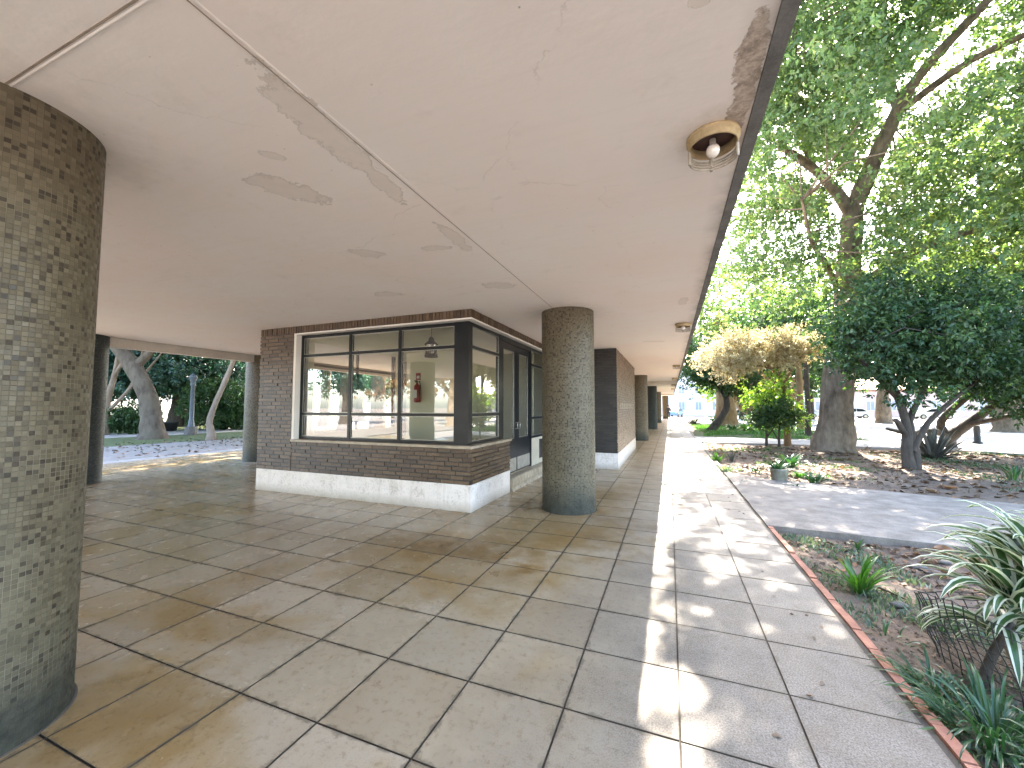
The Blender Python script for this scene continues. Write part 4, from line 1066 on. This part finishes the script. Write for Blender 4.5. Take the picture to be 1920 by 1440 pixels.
for (x, y, hh, lb) in ((-14.8, 17.5, 12, 'tall added tree hidden behind the lodge, shading the left verge'), (-20, 20.5, 13, 'tall added shade tree hidden behind the lodge beside the park path'), (-18, 28, 13, 'added shade tree farther along the left verge behind the lodge'), (-26, 24.5, 13, 'tall added shade tree by the park path behind the lodge')):  # unseen trees added so their crowns shade the left ground
    tree('shade_tree', lb, 'tree', (x, y, -.1), [([(x, y, -.2), (x, y, 1), (x + .1, y, 4), (x + .3, y, hh * .7)], [.6, .42, .34, .12])],
         [((x, y - 1, hh * .72), (4.4, 5.2, 3.4)), ((x + 1.5, y - 4, hh * .70), (3.4, 3.6, 2.4)), ((x - 1.5, y - 3.5, hh * .74), (3.4, 3.4, 2.4))], 150, .9, 3600, 9, .55, .30, .17, M['leaf_mid'], M['barkplane'], group='shade trees added along the left verge', twigs=20)

# trees behind the viewpoint, mirrored in the lodge glass
for (x, y, hh, lb, lf, bk) in ((-19, -22, 10, 'pale-trunked tree mirrored in the middle lodge pane', 'leaf_rust', 'barkpale'), (-14, -32, 9, 'olive tree mirrored in the right lodge pane', 'leaf_yellow', 'barkpale'), (-29, -19, 9, 'dark tree mirrored in the left lodge panes', 'leaf_blue', 'barkdark'),
                               (-36, -34, 10, 'rust-coloured tree mirrored low in the left lodge pane', 'leaf_rust', 'barkpale'), (-24, -40, 8, 'straw-coloured tree mirrored far off in the lodge window', 'leaf_yellow', 'barkpale'), (-6, -40, 9, 'green tree behind the viewpoint near the portico end', 'leaf_mid', 'barkdark')):
    q = hh / 10
    tree('park_tree', lb, 'tree', (x, y, -.1), [([(x, y, -.2), (x, y, 1), (x + .1, y, 3.4), (x + .3, y, hh * .7)], [.8 * q, .5 * q, .42 * q, .15 * q]), ([(x, y, 2.6), (x + 1.2, y, 4.2), (x + 2, y, 6)], [.2, .15, .06]), ([(x, y, 2.2), (x - 1.2, y, 4), (x - 2, y, 6)], [.2, .15, .06])],
         [((x, y, hh * .66), (3.6 * q, 3.6 * q, 3.0 * q)), ((x + 2 * q, y, hh * .5), (2.2 * q, 2.2 * q, 1.7 * q)), ((x - 2 * q, y, hh * .5), (2.2 * q, 2.2 * q, 1.7 * q))],
         70, .6, 1300, 9, .5, .27, .15, M[lf], M[bk], group='trees behind the viewpoint', twigs=20)

# ================================================================== SMALL PLANTS
rp = random.Random(21)
def tuft(name, label, cat, c, n, ln, wd, mat, group=None, part='blades', **kw):
    m = MB(); blades(m, c, n, ln, wd, rng=rp, **kw)
    o = m.build(name, mat, None, c); return tag(o, label, cat, group)
def on_soil(x, y): return (x, y, soil_z(x, y) - .01)
tuft('strap_plant', 'upright bright green strap-leaved plant in the near bed', 'plant', on_soil(1.50, 4.42), 34, .40, .030, M['blade'], tilt=(.05, 1.0), droop=.9, rr=.06)
tuft('strap_plant', 'small strap-leaved seedling against the garden path edge', 'plant', on_soil(1.95, 5.75), 14, .2, .018, M['blade_dark'], tilt=(.1, 1.1))
GRP = 'low strap-leaved clumps edging the near bed'
for i, (x, y, n, ln, lb) in enumerate(((1.42, 2.72, 150, .36, 'largest dark green grass clump spilling over the near bricks'), (1.62, 2.42, 130, .38, 'dark grass clump at the bottom edge beside the bricks'), (1.36, 3.05, 70, .24, 'low grass clump just beyond the spilling clump'),
                                       (1.95, 2.35, 90, .34, 'grass clump below the wire cage'), (1.78, 3.95, 50, .18, 'small flat weed clump in the middle of the near bed'), (1.35, 3.62, 18, .15, 'pale weed clump against the brick edging'))):
    tuft('grass_clump', lb, 'grass clump', on_soil(x, y), n, ln, .0135, M['blade_dark'], GRP, tilt=(.2, 1.35), droop=1.7, rr=.16)
# variegated dracaena in a wire cage
dx, dy = 1.95, 3.34
dr = thing('variegated_plant', on_soil(dx, dy), 'large white-striped long-leaved plant growing out of a wire cage', 'plant')
m = MB()
stems = [((dx, dy, -.1), (dx + .02, dy, .25), (dx + .05, dy + .02, .48)), ((dx - .08, dy - .05, -.1), (dx - .16, dy - .06, .18), (dx - .12, dy - .05, .34)), ((dx + .12, dy + .06, -.1), (dx + .2, dy + .1, .3), (dx + .26, dy + .12, .55))]
for s_ in stems: m.tube(s_, [.022, .018, .015], 8, .1)
m.build('stems', M['barkpale'], dr)
m = MB()
for s_, n in zip(stems, (56, 40, 44)): blades(m, s_[2], n, .52, .062, rng=rp, varieg=True, tilt=(.15, 1.35), droop=1.35, seg=8, rr=.05, stem=.16)
for s_, n in zip(stems, (22, 16, 16)): blades(m, s_[1], n, .44, .05, rng=rp, varieg=True, tilt=(.7, 1.5), droop=1.5, seg=8, rr=.04, stem=.1)
m.build('leaves', M['blade_var'], dr)
cg = thing('wire_cage', on_soil(dx, dy), 'bent black wire mesh cage round the white-striped plant', 'cage')
m = MB(); R_ = .40; zb = soil_z(dx, dy) - .02
nh = 40
def cpt(k, z):
    a = 2 * math.pi * k / nh
    rr = R_ * (1 + .08 * math.sin(3 * a + 1) + .05 * mnoise.noise(Vector((math.cos(a) * 2, math.sin(a) * 2, z * 4))))
    return Vector((dx + rr * math.cos(a) - .10 * z, dy + rr * math.sin(a) * .9, zb + z * (.40 + .06 * math.sin(2 * a + .6))))
for k in range(nh):
    m.tube([cpt(k + .25 * math.sin(i), i / 6) for i in range(7)], .0032, 4, cap=False)
for i in range(9):
    m.tube([cpt(k, i / 8 + .02 * math.sin(k * 1.7)) for k in range(nh + 1)], .0032, 4, cap=False)
m.build('mesh', M['iron'], cg)
m = MB(); m.tube([(dx - .36, dy - .16, zb - .05), (dx - .26, dy - .12, zb + .18), (dx - .14, dy - .06, zb + .36)], [.026, .023, .02], 8, .1); m.build('stake', M['barkdark'], cg)

# plants of the middle bed
pp = G(1465, 903); px_, py_ = pp.x, pp.y + .16
pot = thing('plant_pot', (px_, py_, soil_z(px_, py_)), 'mossy round concrete pot with a leafy plant in the middle bed', 'plant pot')
zz = soil_z(px_, py_) - .02
m = MB(); m.lathe((px_, py_, zz), [(.001, .0), (.12, .0), (.135, .02), (.165, .27), (.172, .285), (.172, .31), (.155, .312), (.148, .27), (.001, .265)], 32); m.build('pot', M['potc'], pot)
m = MB(); blades(m, (px_, py_, zz + .27), 40, .34, .045, rng=rp, tilt=(.2, 1.3), droop=1.0, rr=.1)
tag(m.build('potted_plant', M['blade_dark'], None, (px_, py_, zz + .27)), 'leafy green plant growing in the mossy concrete pot', 'plant')
spec = [((1345, 862), 40, .42, .03, 'blade', 'yellow-green strap clump at the walkway corner of the middle bed', (.1, 1.0)), ((1362, 884), 46, .34, .03, 'blade_pale', 'pale grey-green clump leaning over the walkway kerb', (.2, 1.2)),
        ((1372, 862), 26, .42, .022, 'blade_grey', 'grey withered upright clump behind the pale kerb clump', (.05, .6)), ((1482, 872), 52, .44, .05, 'blade_dark', 'deep green leafy plant right behind the concrete pot', (.1, 1.1)),
        ((1500, 890), 24, .26, .045, 'blade', 'light green weed between the pot and the trunk', (.3, 1.2)), ((1527, 902), 34, .36, .04, 'blade_dark', 'loose green plant right of the concrete pot', (.2, 1.1)),
        ((1420, 882), 16, .26, .03, 'blade_dark', 'small weed left of the concrete pot', (.2, 1.1)), ((1493, 912), 20, .2, .035, 'blade_pale', 'pale weed at the right foot of the concrete pot', (.3, 1.3)), ((1382, 900), 26, .22, .028, 'blade_pale', 'flat pale weed beside the kerb nearer the garden path', (.4, 1.4)),
        ((1902, 895), 22, .45, .03, 'blade_dark', 'spiky green plant at the right edge of the middle bed', (.05, .6))]
for (p, n, ln, wd, mt, lb, tl) in spec:
    g = G(*p); tuft('bed_plant', lb, 'plant', on_soil(g.x, g.y), n, ln, wd, M[mt], 'plants in the middle bed', tilt=tl, rr=.12)
g = G(1752, 856); tuft('agave', 'grey spiky agave clump behind the dark multi-stemmed tree', 'agave', (g.x, g.y, -.06), 90, 1.0, .085, M['blade_grey'], tilt=(.1, 1.5), droop=.25, rr=.2)
for (p, lb, mt, n, ln) in (((1300, 795), 'grey planted clump by the far walkway edge', 'blade_grey', 60, .9), ((1340, 790), 'dark low shrub at the foot of the leaning tree', 'blade_dark', 70, .9), ((1400, 806), 'broad-leaved green plant on the lawn behind the saplings', 'blade', 60, .7), ((1375, 806), 'green ground plant beside the leaning tree', 'blade_dark', 60, .6), ((1425, 806), 'low pale-tipped plant on the lawn behind the lime sapling', 'blade', 50, .6)):
    g = G(*p); tuft('lawn_plant', lb, 'plant', (g.x, g.y, -.05), n, ln, .09, M[mt], 'plants on the far lawn bed', tilt=(.2, 1.3), rr=.3)

# grass on the lawn beds as one growing cover
n = 16000
def scatter_in(poly_fn, n_, z, L, W, mat, name, lab):
    P = poly_fn(n_); P = np.column_stack([P, np.full(len(P), z)])
    D = RNG.normal(size=(len(P), 3)) * .5 + np.array([0, 0, 1.0])
    V = leaves(P, D, L, W, .1)
    o = fast_quads(name, V, mat, RNG.uniform(0, 1, len(P))); return tag(o, lab, 'grass', None, 'stuff')
def patchy(x0, x1, y0, y1, th=-.05, sc=.5):
    def f_(k):
        P = np.column_stack([RNG.uniform(x0, x1, k), RNG.uniform(y0, y1, k)])
        m_ = np.array([mnoise.noise(Vector((p[0] * sc, p[1] * sc, 3))) for p in P]) > th
        return P[m_]
    return f_
scatter_in(patchy(1.7, 8.5, 23.6, 38), 16000, -.06, .22, .022, M['blade'], 'lawn_grass', 'short green grass around the leaning tree')
scatter_in(patchy(5.8, 12, 10.5, 19, .05), 9000, -.07, .11, .014, M['blade_dark'], 'bed_grass', 'thin green grass and weeds in the middle bed')
scatter_in(patchy(1.3, 5, 10.9, 19, .12, .8), 5000, -.07, .10, .014, M['blade'], 'bed_weeds', 'sparse low weeds over the middle bed soil')
scatter_in(patchy(1.22, 2.1, 1.4, 6.0, -.12, 1.6), 5200, -.075, .07, .018, M['blade_pale'], 'bed_cover', 'tiny pale ground cover along the red bricks')

# dry leaves lying about
def litter(n_, x0, x1, y0, y1, L, name, lab, th=-.2, zf=None):
    P = patchy(x0, x1, y0, y1, th, .9)(n_)
    z = np.array([(zf(p[0], p[1]) if zf else -.03) for p in P]) + RNG.uniform(.008, .03, len(P))
    P = np.column_stack([P, z]); D = RNG.normal(size=(len(P), 3)) * np.array([1, 1, .22])
    V = leaves(P, D, L, L * .5, 2.2)
    o = fast_quads(name, V, M['dry'], RNG.uniform(0, 1, len(P)) ** 1.4); return tag(o, lab, 'leaf litter', None, 'stuff')
litter(2600, 1.3, 11, 9.5, 19, .16, 'leaf_litter', 'dry brown leaves strewn over the middle bed', -.25, soil_z)
litter(900, 1.28, 4.8, 4.7, 5.98, .085, 'leaf_litter_near', 'dry leaves gathered below the garden path edge', -.3, soil_z)
litter(900, 1.24, 4.0, 1.5, 4.8, .042, 'leaf_litter_bed', 'small dry leaves scattered on the near bed', -.1, soil_z)
litter(1500, -22, -15, -2, 22, .14, 'leaf_litter_verge', 'fallen leaves on the verge beyond the left columns', -.3, lambda x, y: -.02)
def clods(n_, x0, x1, y0, y1, r0, r1, mat, name, lab, th=-.1):
    P = patchy(x0, x1, y0, y1, th, 1.3)(n_); n_ = len(P)
    z = np.array([soil_z(p[0], p[1]) for p in P]); P = np.column_stack([P, z])
    r_ = RNG.uniform(r0, r1, (n_, 1)) * RNG.uniform(.4, 1, (n_, 1))
    o = [np.array(q, float) for q in ((1, 0, .1), (0, 1, .2), (-1, 0, 0), (0, -1, .15), (0, 0, .8))]
    c = [P + q * r_ * RNG.uniform(.6, 1.3, (n_, 3)) for q in o]
    Q = []
    for a_, b_ in ((0, 1), (1, 2), (2, 3), (3, 0)):
        mid = (c[b_] + c[4]) / 2
        Q.append(np.stack([c[a_], c[b_], mid, c[4]], axis=1))
    V = np.concatenate(Q); ob = fast_quads(name, V, mat, np.tile(RNG.uniform(0, 1, n_), 4)); return tag(ob, lab, 'soil clods', None, 'stuff')
def strays(n_):
    P = np.column_stack([RNG.uniform(-3, 1.1, n_), RNG.uniform(1.2, 20, n_), np.full(n_, .006)])
    P[: n_ // 2, 0] = RNG.uniform(.75, 1.14, n_ // 2)
    D = RNG.normal(size=(n_, 3)) * np.array([1, 1, .12])
    V = leaves(P, D, .05, .026, 3.0)
    return tag(fast_quads('stray_leaves', V, M['dry'], RNG.uniform(0, .8, n_)), 'a few small dry leaves blown onto the tiled walkway', 'leaf litter', None, 'stuff')
strays(70)
clods(5200, 1.25, 5, 1.3, 6.0, .006, .024, M['soil'], 'soil_crumbs', 'small clods and crumbs on the bare soil of the near bed')
clods(3500, 1.3, 11, 9.6, 19, .015, .05, M['soil'], 'soil_clods', 'clods scattered over the middle bed soil')
# big curled leaves one can count
for i, (p, c_, lb) in enumerate(((G(1650, 968), .22, 'large curled orange leaf on the soil behind the garden path'), (G(1745, 918), .24, 'large rust leaf under the dark tree'), (G(1778, 912), .22, 'yellowish fallen leaf right of the rust leaf'), (G(1640, 875), .26, 'curled pale leaf lying between the two trunks'), (G(1760, 1068), .12, 'curled orange leaf lying by the stones in the near bed'), (G(1795, 1040), .11, 'orange leaf half under the garden path edge'))):
    m = MB(); rows = []; a = rp.uniform(0, 6.28); ca, sa = math.cos(a), math.sin(a)
    if p.y < 9: x, y = p.x, min(p.y, 5.85)
    else: x, y = p.x, p.y
    z0 = soil_z(x, y) + .015
    for k in range(9):
        u = k / 8 - .5; wv = .34 * c_ * math.cos(u * math.pi) ** .8 + .004
        rows.append([(x + ca * u * c_ - sa * s_ * wv, y + sa * u * c_ + ca * s_ * wv, z0 + c_ * .22 * s_ * s_ + .3 * c_ * u * u) for s_ in (-1, -.5, 0, .5, 1)])
    m.grid(rows, False, .55 + .45 * rp.random())
    tag(m.build('fallen_leaf', M['dry'], None, (x, y, z0)), lb, 'leaf', 'large fallen leaves')
# stones and sticks
for (px, py, r_, lb) in ((1720, 1052, .06, 'pale angular stone near the middle of the near bed'), (1748, 1062, .05, 'flat grey stone beside the curled orange leaf'), (1685, 1125, .045, 'small dark stone in the bare soil'), (1595, 1072, .042, 'round pale stone by the strap-leaved plant'), (1770, 1045, .045, 'stone below the garden path edge')):
    g = G(px, py); m = MB(); m.ball((0, 0, 0), 1, 1, 1, 12, 8)
    m.v = [tuple(Vector(v) * r_ * (1 + .35 * mnoise.noise(Vector(v) * 1.6 + Vector((px, 0, 0)))) * 1.0 for v in [v])[0] for v in m.v]
    m.v = [(v[0] * 1.3 + g.x, v[1] + g.y, v[2] * .55 + soil_z(g.x, g.y) + .015) for v in m.v]
    tag(m.build('stone', M['stone'], None, (g.x, g.y, soil_z(g.x, g.y))), lb, 'stone', 'stones in the near bed')
a_, b2 = G(1608, 1085), G(1700, 1112)
m = MB(); m.tube([(a_.x, a_.y, soil_z(a_.x, a_.y) + .02), ((a_.x + b2.x) / 2, (a_.y + b2.y) / 2 + .02, soil_z(a_.x, a_.y) + .03), (b2.x, b2.y, soil_z(b2.x, b2.y) + .015)], [.012, .010, .006], 6, .2)
tag(m.build('stick', M['twig'], None, a_), 'thin dry stick lying across the near bed', 'stick')

# ================================================================== STREET FURNITURE
def lamp_post(x, y, label, h_=2.9):
    t = thing('lamp_post', (x, y, 0), label, 'lamp post')
    m = MB(); m.lathe((x, y, 0), [(.30, -.05), (.30, .42), (.27, .45)], 8); m.build('base', M['stone'], t)
    m = MB(); m.lathe((x, y, 0), [(.17, .452), (.15, .6), (.115, .9), (.10, h_ - .2), (.15, h_ - .15), (.12, h_)], 14); m.build('post', M['greymetal'], t)
    m = MB(); m.lathe((x, y, h_), [(.10, .0), (.20, .28), (.22, .32), (.15, .42), (.03, .52)], 12); m.build('lamp_head', M['greymetal'], t)
lamp_post(-24.9, 14.2, 'slim grey park lamp post on a square stone base')
g = G(1833, 829); t = thing('bollard', (g.x, g.y, 0), 'short black bollard on the sunny plaza at the right', 'bollard')
m = MB(); m.lathe((g.x, g.y, -.1), [(.16, 0), (.16, .1), (.11, .14), (.10, 1.0), (.13, 1.02), (.13, 1.06), (.08, 1.14), (.001, 1.16)], 14); m.build('post', M['iron'], t)
m = MB(); m.lathe((g.x, g.y, .72), [(.112, 0), (.112, .08)], 14); m.build('band', M['steel'], t)
for (x, y, lb) in ((-31.0, 14.6, 'black planter tub left of the plane tree trunk'), (-30.2, 16.0, 'black planter tub just behind the plane tree trunk')):
    t = thing('planter_tub', (x, y, 0), lb, 'planter', 'planter tubs on the park path')
    m = MB(); m.lathe((x, y, 0), [(.001, .0), (.32, .0), (.42, .5), (.45, .52), (.45, .58), (.38, .58), (.36, .5), (.001, .48)], 18); m.build('tub', M['iron'], t)

# ---- cars
def car_at(name, x, y, rz, paint, label):
    t = thing(name, (0, 0, 0), label, 'car', 'cars parked beyond the plaza')
    # side profile lofted across the width: body
    prof = [(-2.1, .35), (-2.15, .62), (-2.05, .86), (-1.2, .94), (-.55, 1.36), (-.2, 1.45), (.75, 1.45), (1.15, 1.38), (1.75, 1.0), (2.08, .92), (2.15, .6), (2.1, .35)]
    m = MB(); rows = []
    for wd_, s_ in ((-.80, .93), (-.84, 1.0), (-.6, 1.0), (.6, 1.0), (.84, 1.0), (.80, .93)):
        row = []
        for (a, z) in prof:
            tuck = .16 * max(0, (z - .9) / .55)
            row.append((a * (s_ if abs(wd_) > .7 else 1), wd_ * (1 - tuck), z))
        rows.append(row)
    m.grid(rows)
    for r_ in (rows[0][::-1], rows[-1]): m.face(r_, [(0, 0)] * len(r_))
    m.build('body', paint, t)
    for s_ in (-1, 1):
        k = MB(); y_ = .845 * s_
        k.face([(-1.0, y_ * .995, .97), (-.5, y_ * .93, 1.31), (.28, y_ * .925, 1.37), (.28, y_ * 1.0, .97)]); k.build('side_window', M['blackm'], t)
        k = MB(); k.face([(.36, y_ * 1.0, .97), (.36, y_ * .925, 1.37), (1.05, y_ * .93, 1.31), (1.5, y_ * .995, 1.0)]); k.build('side_window', M['blackm'], t)
    k = MB(); k.face([(-1.21, -.66, .955), (-1.21, .66, .955), (-.56, .6, 1.375), (-.56, -.6, 1.375)]); k.build('windscreen', M['blackm'], t)
    k = MB(); k.face([(1.78, -.66, 1.01), (1.78, .66, 1.01), (1.18, .6, 1.395), (1.18, -.6, 1.395)]); k.build('rear_window', M['blackm'], t)
    for wx in (-1.32, 1.32):
        for s_ in (-1, 1):
            k = MB(); rows = [[(wx + r_ * math.cos(2 * math.pi * j / 20), y_ * s_, .32 + r_ * math.sin(2 * math.pi * j / 20)) for j in range(20)] for r_, y_ in ((.18, .83), (.30, .865), (.325, .84), (.325, .66), (.18, .66))]
            k.grid(rows, True); wo = k.build('wheel', M['iron'], t)
            k = MB(); k.grid([[(wx + r_ * math.cos(2 * math.pi * j / 20), y_ * s_, .32 + r_ * math.sin(2 * math.pi * j / 20)) for j in range(20)] for r_, y_ in ((.001, .86), (.19, .85))], True); k.build('rim', M['bead'], wo)
    for s_ in (-1, 1):
        k = MB(); k.ball((-2.10, .6 * s_, .70), .06, .14, .07); k.build('headlight', M['paper'], t)
        k = MB(); k.ball((2.11, .62 * s_, .78), .05, .13, .08); k.build('tail_light', M['red'], t)
    t.location = (x, y, -.06); t.rotation_euler = (0, 0, rz)
    return t
P1 = simple('blue_paint', (.12, .24, .42), .3, 2, .05, .2, .6); P2 = simple('white_car_paint', (.70, .70, .70), .3, 2, .04, 0, .6); P3 = simple('silver_paint', (.36, .38, .42), .3, 2, .05, .4, .6); P4 = simple('dark_paint', (.05, .055, .07), .3, 2, .05, .1, .6)
car_at('parked_car', .75, 68.5, 1.35, P1, 'blue car parked beyond the end of the walkway')
car_at('parked_car', 32.2, 69.5, .05, P2, 'white car parked before the pink building right of the great trunk')
car_at('parked_car', 17.8, 69.8, .0, P3, 'silver car parked behind the lime sapling')
car_at('parked_car', 23.6, 69.6, .06, P2, 'white car seen between the slim trunks')
car_at('parked_car', 10.5, 70.2, .03, P4, 'dark car parked beyond the leaning tree')

# ---- far buildings
def building(name, label, x0, x1, y, h_, wallc, nwin, floors=1, roofc=None, dpt=12, wz=1.0, wh=1.5):
    t = thing(name, ((x0 + x1) / 2, y, 0), label, 'building')
    m = MB(); m.box(x0, x1, y, y + dpt, -.14, h_); m.build('wall', simple(name + '_wall', wallc, .8, .6, .06), t)
    m = MB(); m.box(x0 - .25, x1 + .25, y - .25, y + dpt + .2, h_ + .002, h_ + .28); m.build('roof', roofc or M['stone'], t)
    fh = h_ / floors; step = (x1 - x0) / nwin
    for f_ in range(floors):
        for k in range(nwin):
            cx = x0 + (k + .5) * step; zb = f_ * fh + wz
            m = MB(); m.box(cx - .62, cx + .62, y - .06, y - .003, zb - .1, zb - .001); m.box(cx - .62, cx - .52, y - .05, y - .003, zb, zb + wh); m.box(cx + .52, cx + .62, y - .05, y - .003, zb, zb + wh); m.box(cx - .62, cx + .62, y - .05, y - .003, zb + wh + .001, zb + wh + .1); m.box(cx - .03, cx + .03, y - .04, y - .003, zb, zb + wh)
            wo = m.build('window', M['white'], t)
            m = MB(); m.box(cx - .518, cx - .031, y - .025, y - .004, zb, zb + wh); m.box(cx + .031, cx + .518, y - .025, y - .004, zb, zb + wh); m.build('pane', M['farpane'], wo)
M['farpane'] = simple('far_pane', (.34, .35, .36), .2, 3, .1)
rt_ = mk_concrete('terracotta_roof', (.28, .12, .07), (.44, .22, .14), sc=3)
building('pale_building', 'tall pale building closing the view at the end of the walkway', -14, 9.5, 84, 9.5, (.74, .68, .64), 8, 3)
building('pink_building', 'low pink building with red roof band and paired windows across the road', 27, 52, 84, 4.2, (.66, .46, .38), 9, 1, rt_)
building('cream_building', 'long cream building behind the parked cars', 10.5, 26, 86, 5.0, (.66, .60, .50), 6, 1, rt_)
building('grey_building', 'pale grey building at the far right beyond the trees', 54, 92, 80, 6.0, (.62, .60, .58), 12, 2)
t = thing('park_wall', (-62, 20, 0), 'long low white wall beyond the left lawn', 'wall')
m = MB(); m.box(-62.3, -62, -30, 70, -.1, 1.1); m.build('wall', M['white'], t)
m = MB(); m.box(-62.36, -61.94, -30, 70, 1.102, 1.2); m.build('coping', M['stone'], t)
t = thing('pale_house', (-75, 22, 0), 'pale pinkish house behind the low white wall', 'house')
m = MB(); m.box(-84, -74, -4, 46, -.1, 4.2); m.build('wall', simple('house_wall', (.70, .60, .52), .8, .6, .06), t)
m = MB(); m.box(-84.3, -73.7, -4.3, 46.3, 4.202, 4.5); m.build('roof', rt_, t)
for k in range(9):
    m = MB(); y = 0 + k * 5; m.box(-73.998, -73.96, y, y + 1.8, .9, 2.8); m.build('window', M['blackm'], t)

# ---- person walking at the far end
def person(x, y, label):
    t = thing('person', (x, y, 0), label, 'person')
    J = {'pel': (0, 0, .95, .13), 'bel': (0, .01, 1.1, .125), 'che': (0, .02, 1.32, .15), 'nk': (0, .03, 1.48, .06), 'hd': (0, .05, 1.60, .085), 'hd2': (0, .05, 1.70, .075),
         'lh': (-.09, 0, .90, .09), 'lk': (-.10, .14, .50, .062), 'la': (-.10, .06, .09, .045), 'lf': (-.10, .22, .05, .04),
         'rh': (.09, 0, .90, .09), 'rk': (.10, -.02, .50, .062), 'ra': (.10, -.26, .14, .045), 'rf': (.10, -.14, .05, .04),
         'ls': (-.19, .02, 1.40, .065), 'le': (-.25, -.08, 1.13, .047), 'lw': (-.26, .02, .90, .034), 'lhd': (-.26, .06, .82, .036),
         'rs': (.19, .02, 1.40, .065), 're': (.25, .06, 1.13, .047), 'rw': (.25, .20, .96, .034), 'rhd': (.25, .26, .90, .036)}
    E = ['pel-bel', 'bel-che', 'che-nk', 'nk-hd', 'hd-hd2', 'pel-lh', 'lh-lk', 'lk-la', 'la-lf', 'pel-rh', 'rh-rk', 'rk-ra', 'ra-rf', 'che-ls', 'ls-le', 'le-lw', 'lw-lhd', 'che-rs', 'rs-re', 're-rw', 'rw-rhd']
    ks = list(J); me = bpy.data.meshes.new('body')
    me.from_pydata([J[k][:3] for k in ks], [tuple(ks.index(q) for q in e.split('-')) for e in E], [])
    o = bpy.data.objects.new('body', me); COL.objects.link(o)
    md = o.modifiers.new('skin', 'SKIN'); md.use_smooth_shade = True
    for i, k in enumerate(ks): me.skin_vertices[0].data[i].radius = (J[k][3], J[k][3]); me.skin_vertices[0].data[i].use_root = (k == 'pel')
    sb = o.modifiers.new('sub', 'SUBSURF'); sb.levels = 2; sb.render_levels = 2
    dg = bpy.context.evaluated_depsgraph_get(); me2 = bpy.data.meshes.new_from_object(o.evaluated_get(dg))
    bpy.data.objects.remove(o)
    me2.materials.clear()
    for c in (simple('jacket', (.05, .05, .06), .8), simple('jeans', (.04, .06, .10), .8), simple('skin', (.45, .28, .2), .5), simple('shoes', (.02, .02, .02), .6)): me2.materials.append(c)
    for p in me2.polygons:
        z = p.center.z; hx = abs(p.center.x)
        p.material_index = 2 if (z > 1.47 or (hx > .22 and z < .93)) else (0 if z > .92 else (3 if z < .10 else 1)); p.use_smooth = True
    link('body', me2, t)
    m = MB(); m.ball((x, y + .02, 1.69), .088, .10, .095, 12, 8); m.build('hair', M['iron'], t)
    m = MB(); m.ball((x - .28, y + .0, 1.0), .07, .13, .17, 10, 8); m.build('bag', M['iron'], t)
    t.rotation_euler = (0, 0, .2)
g = G(1252, 784)
person(AY(1253.5, 783, 49.5).x, 49.5, 'person in dark jacket with shoulder bag walking at the end of the walkway')
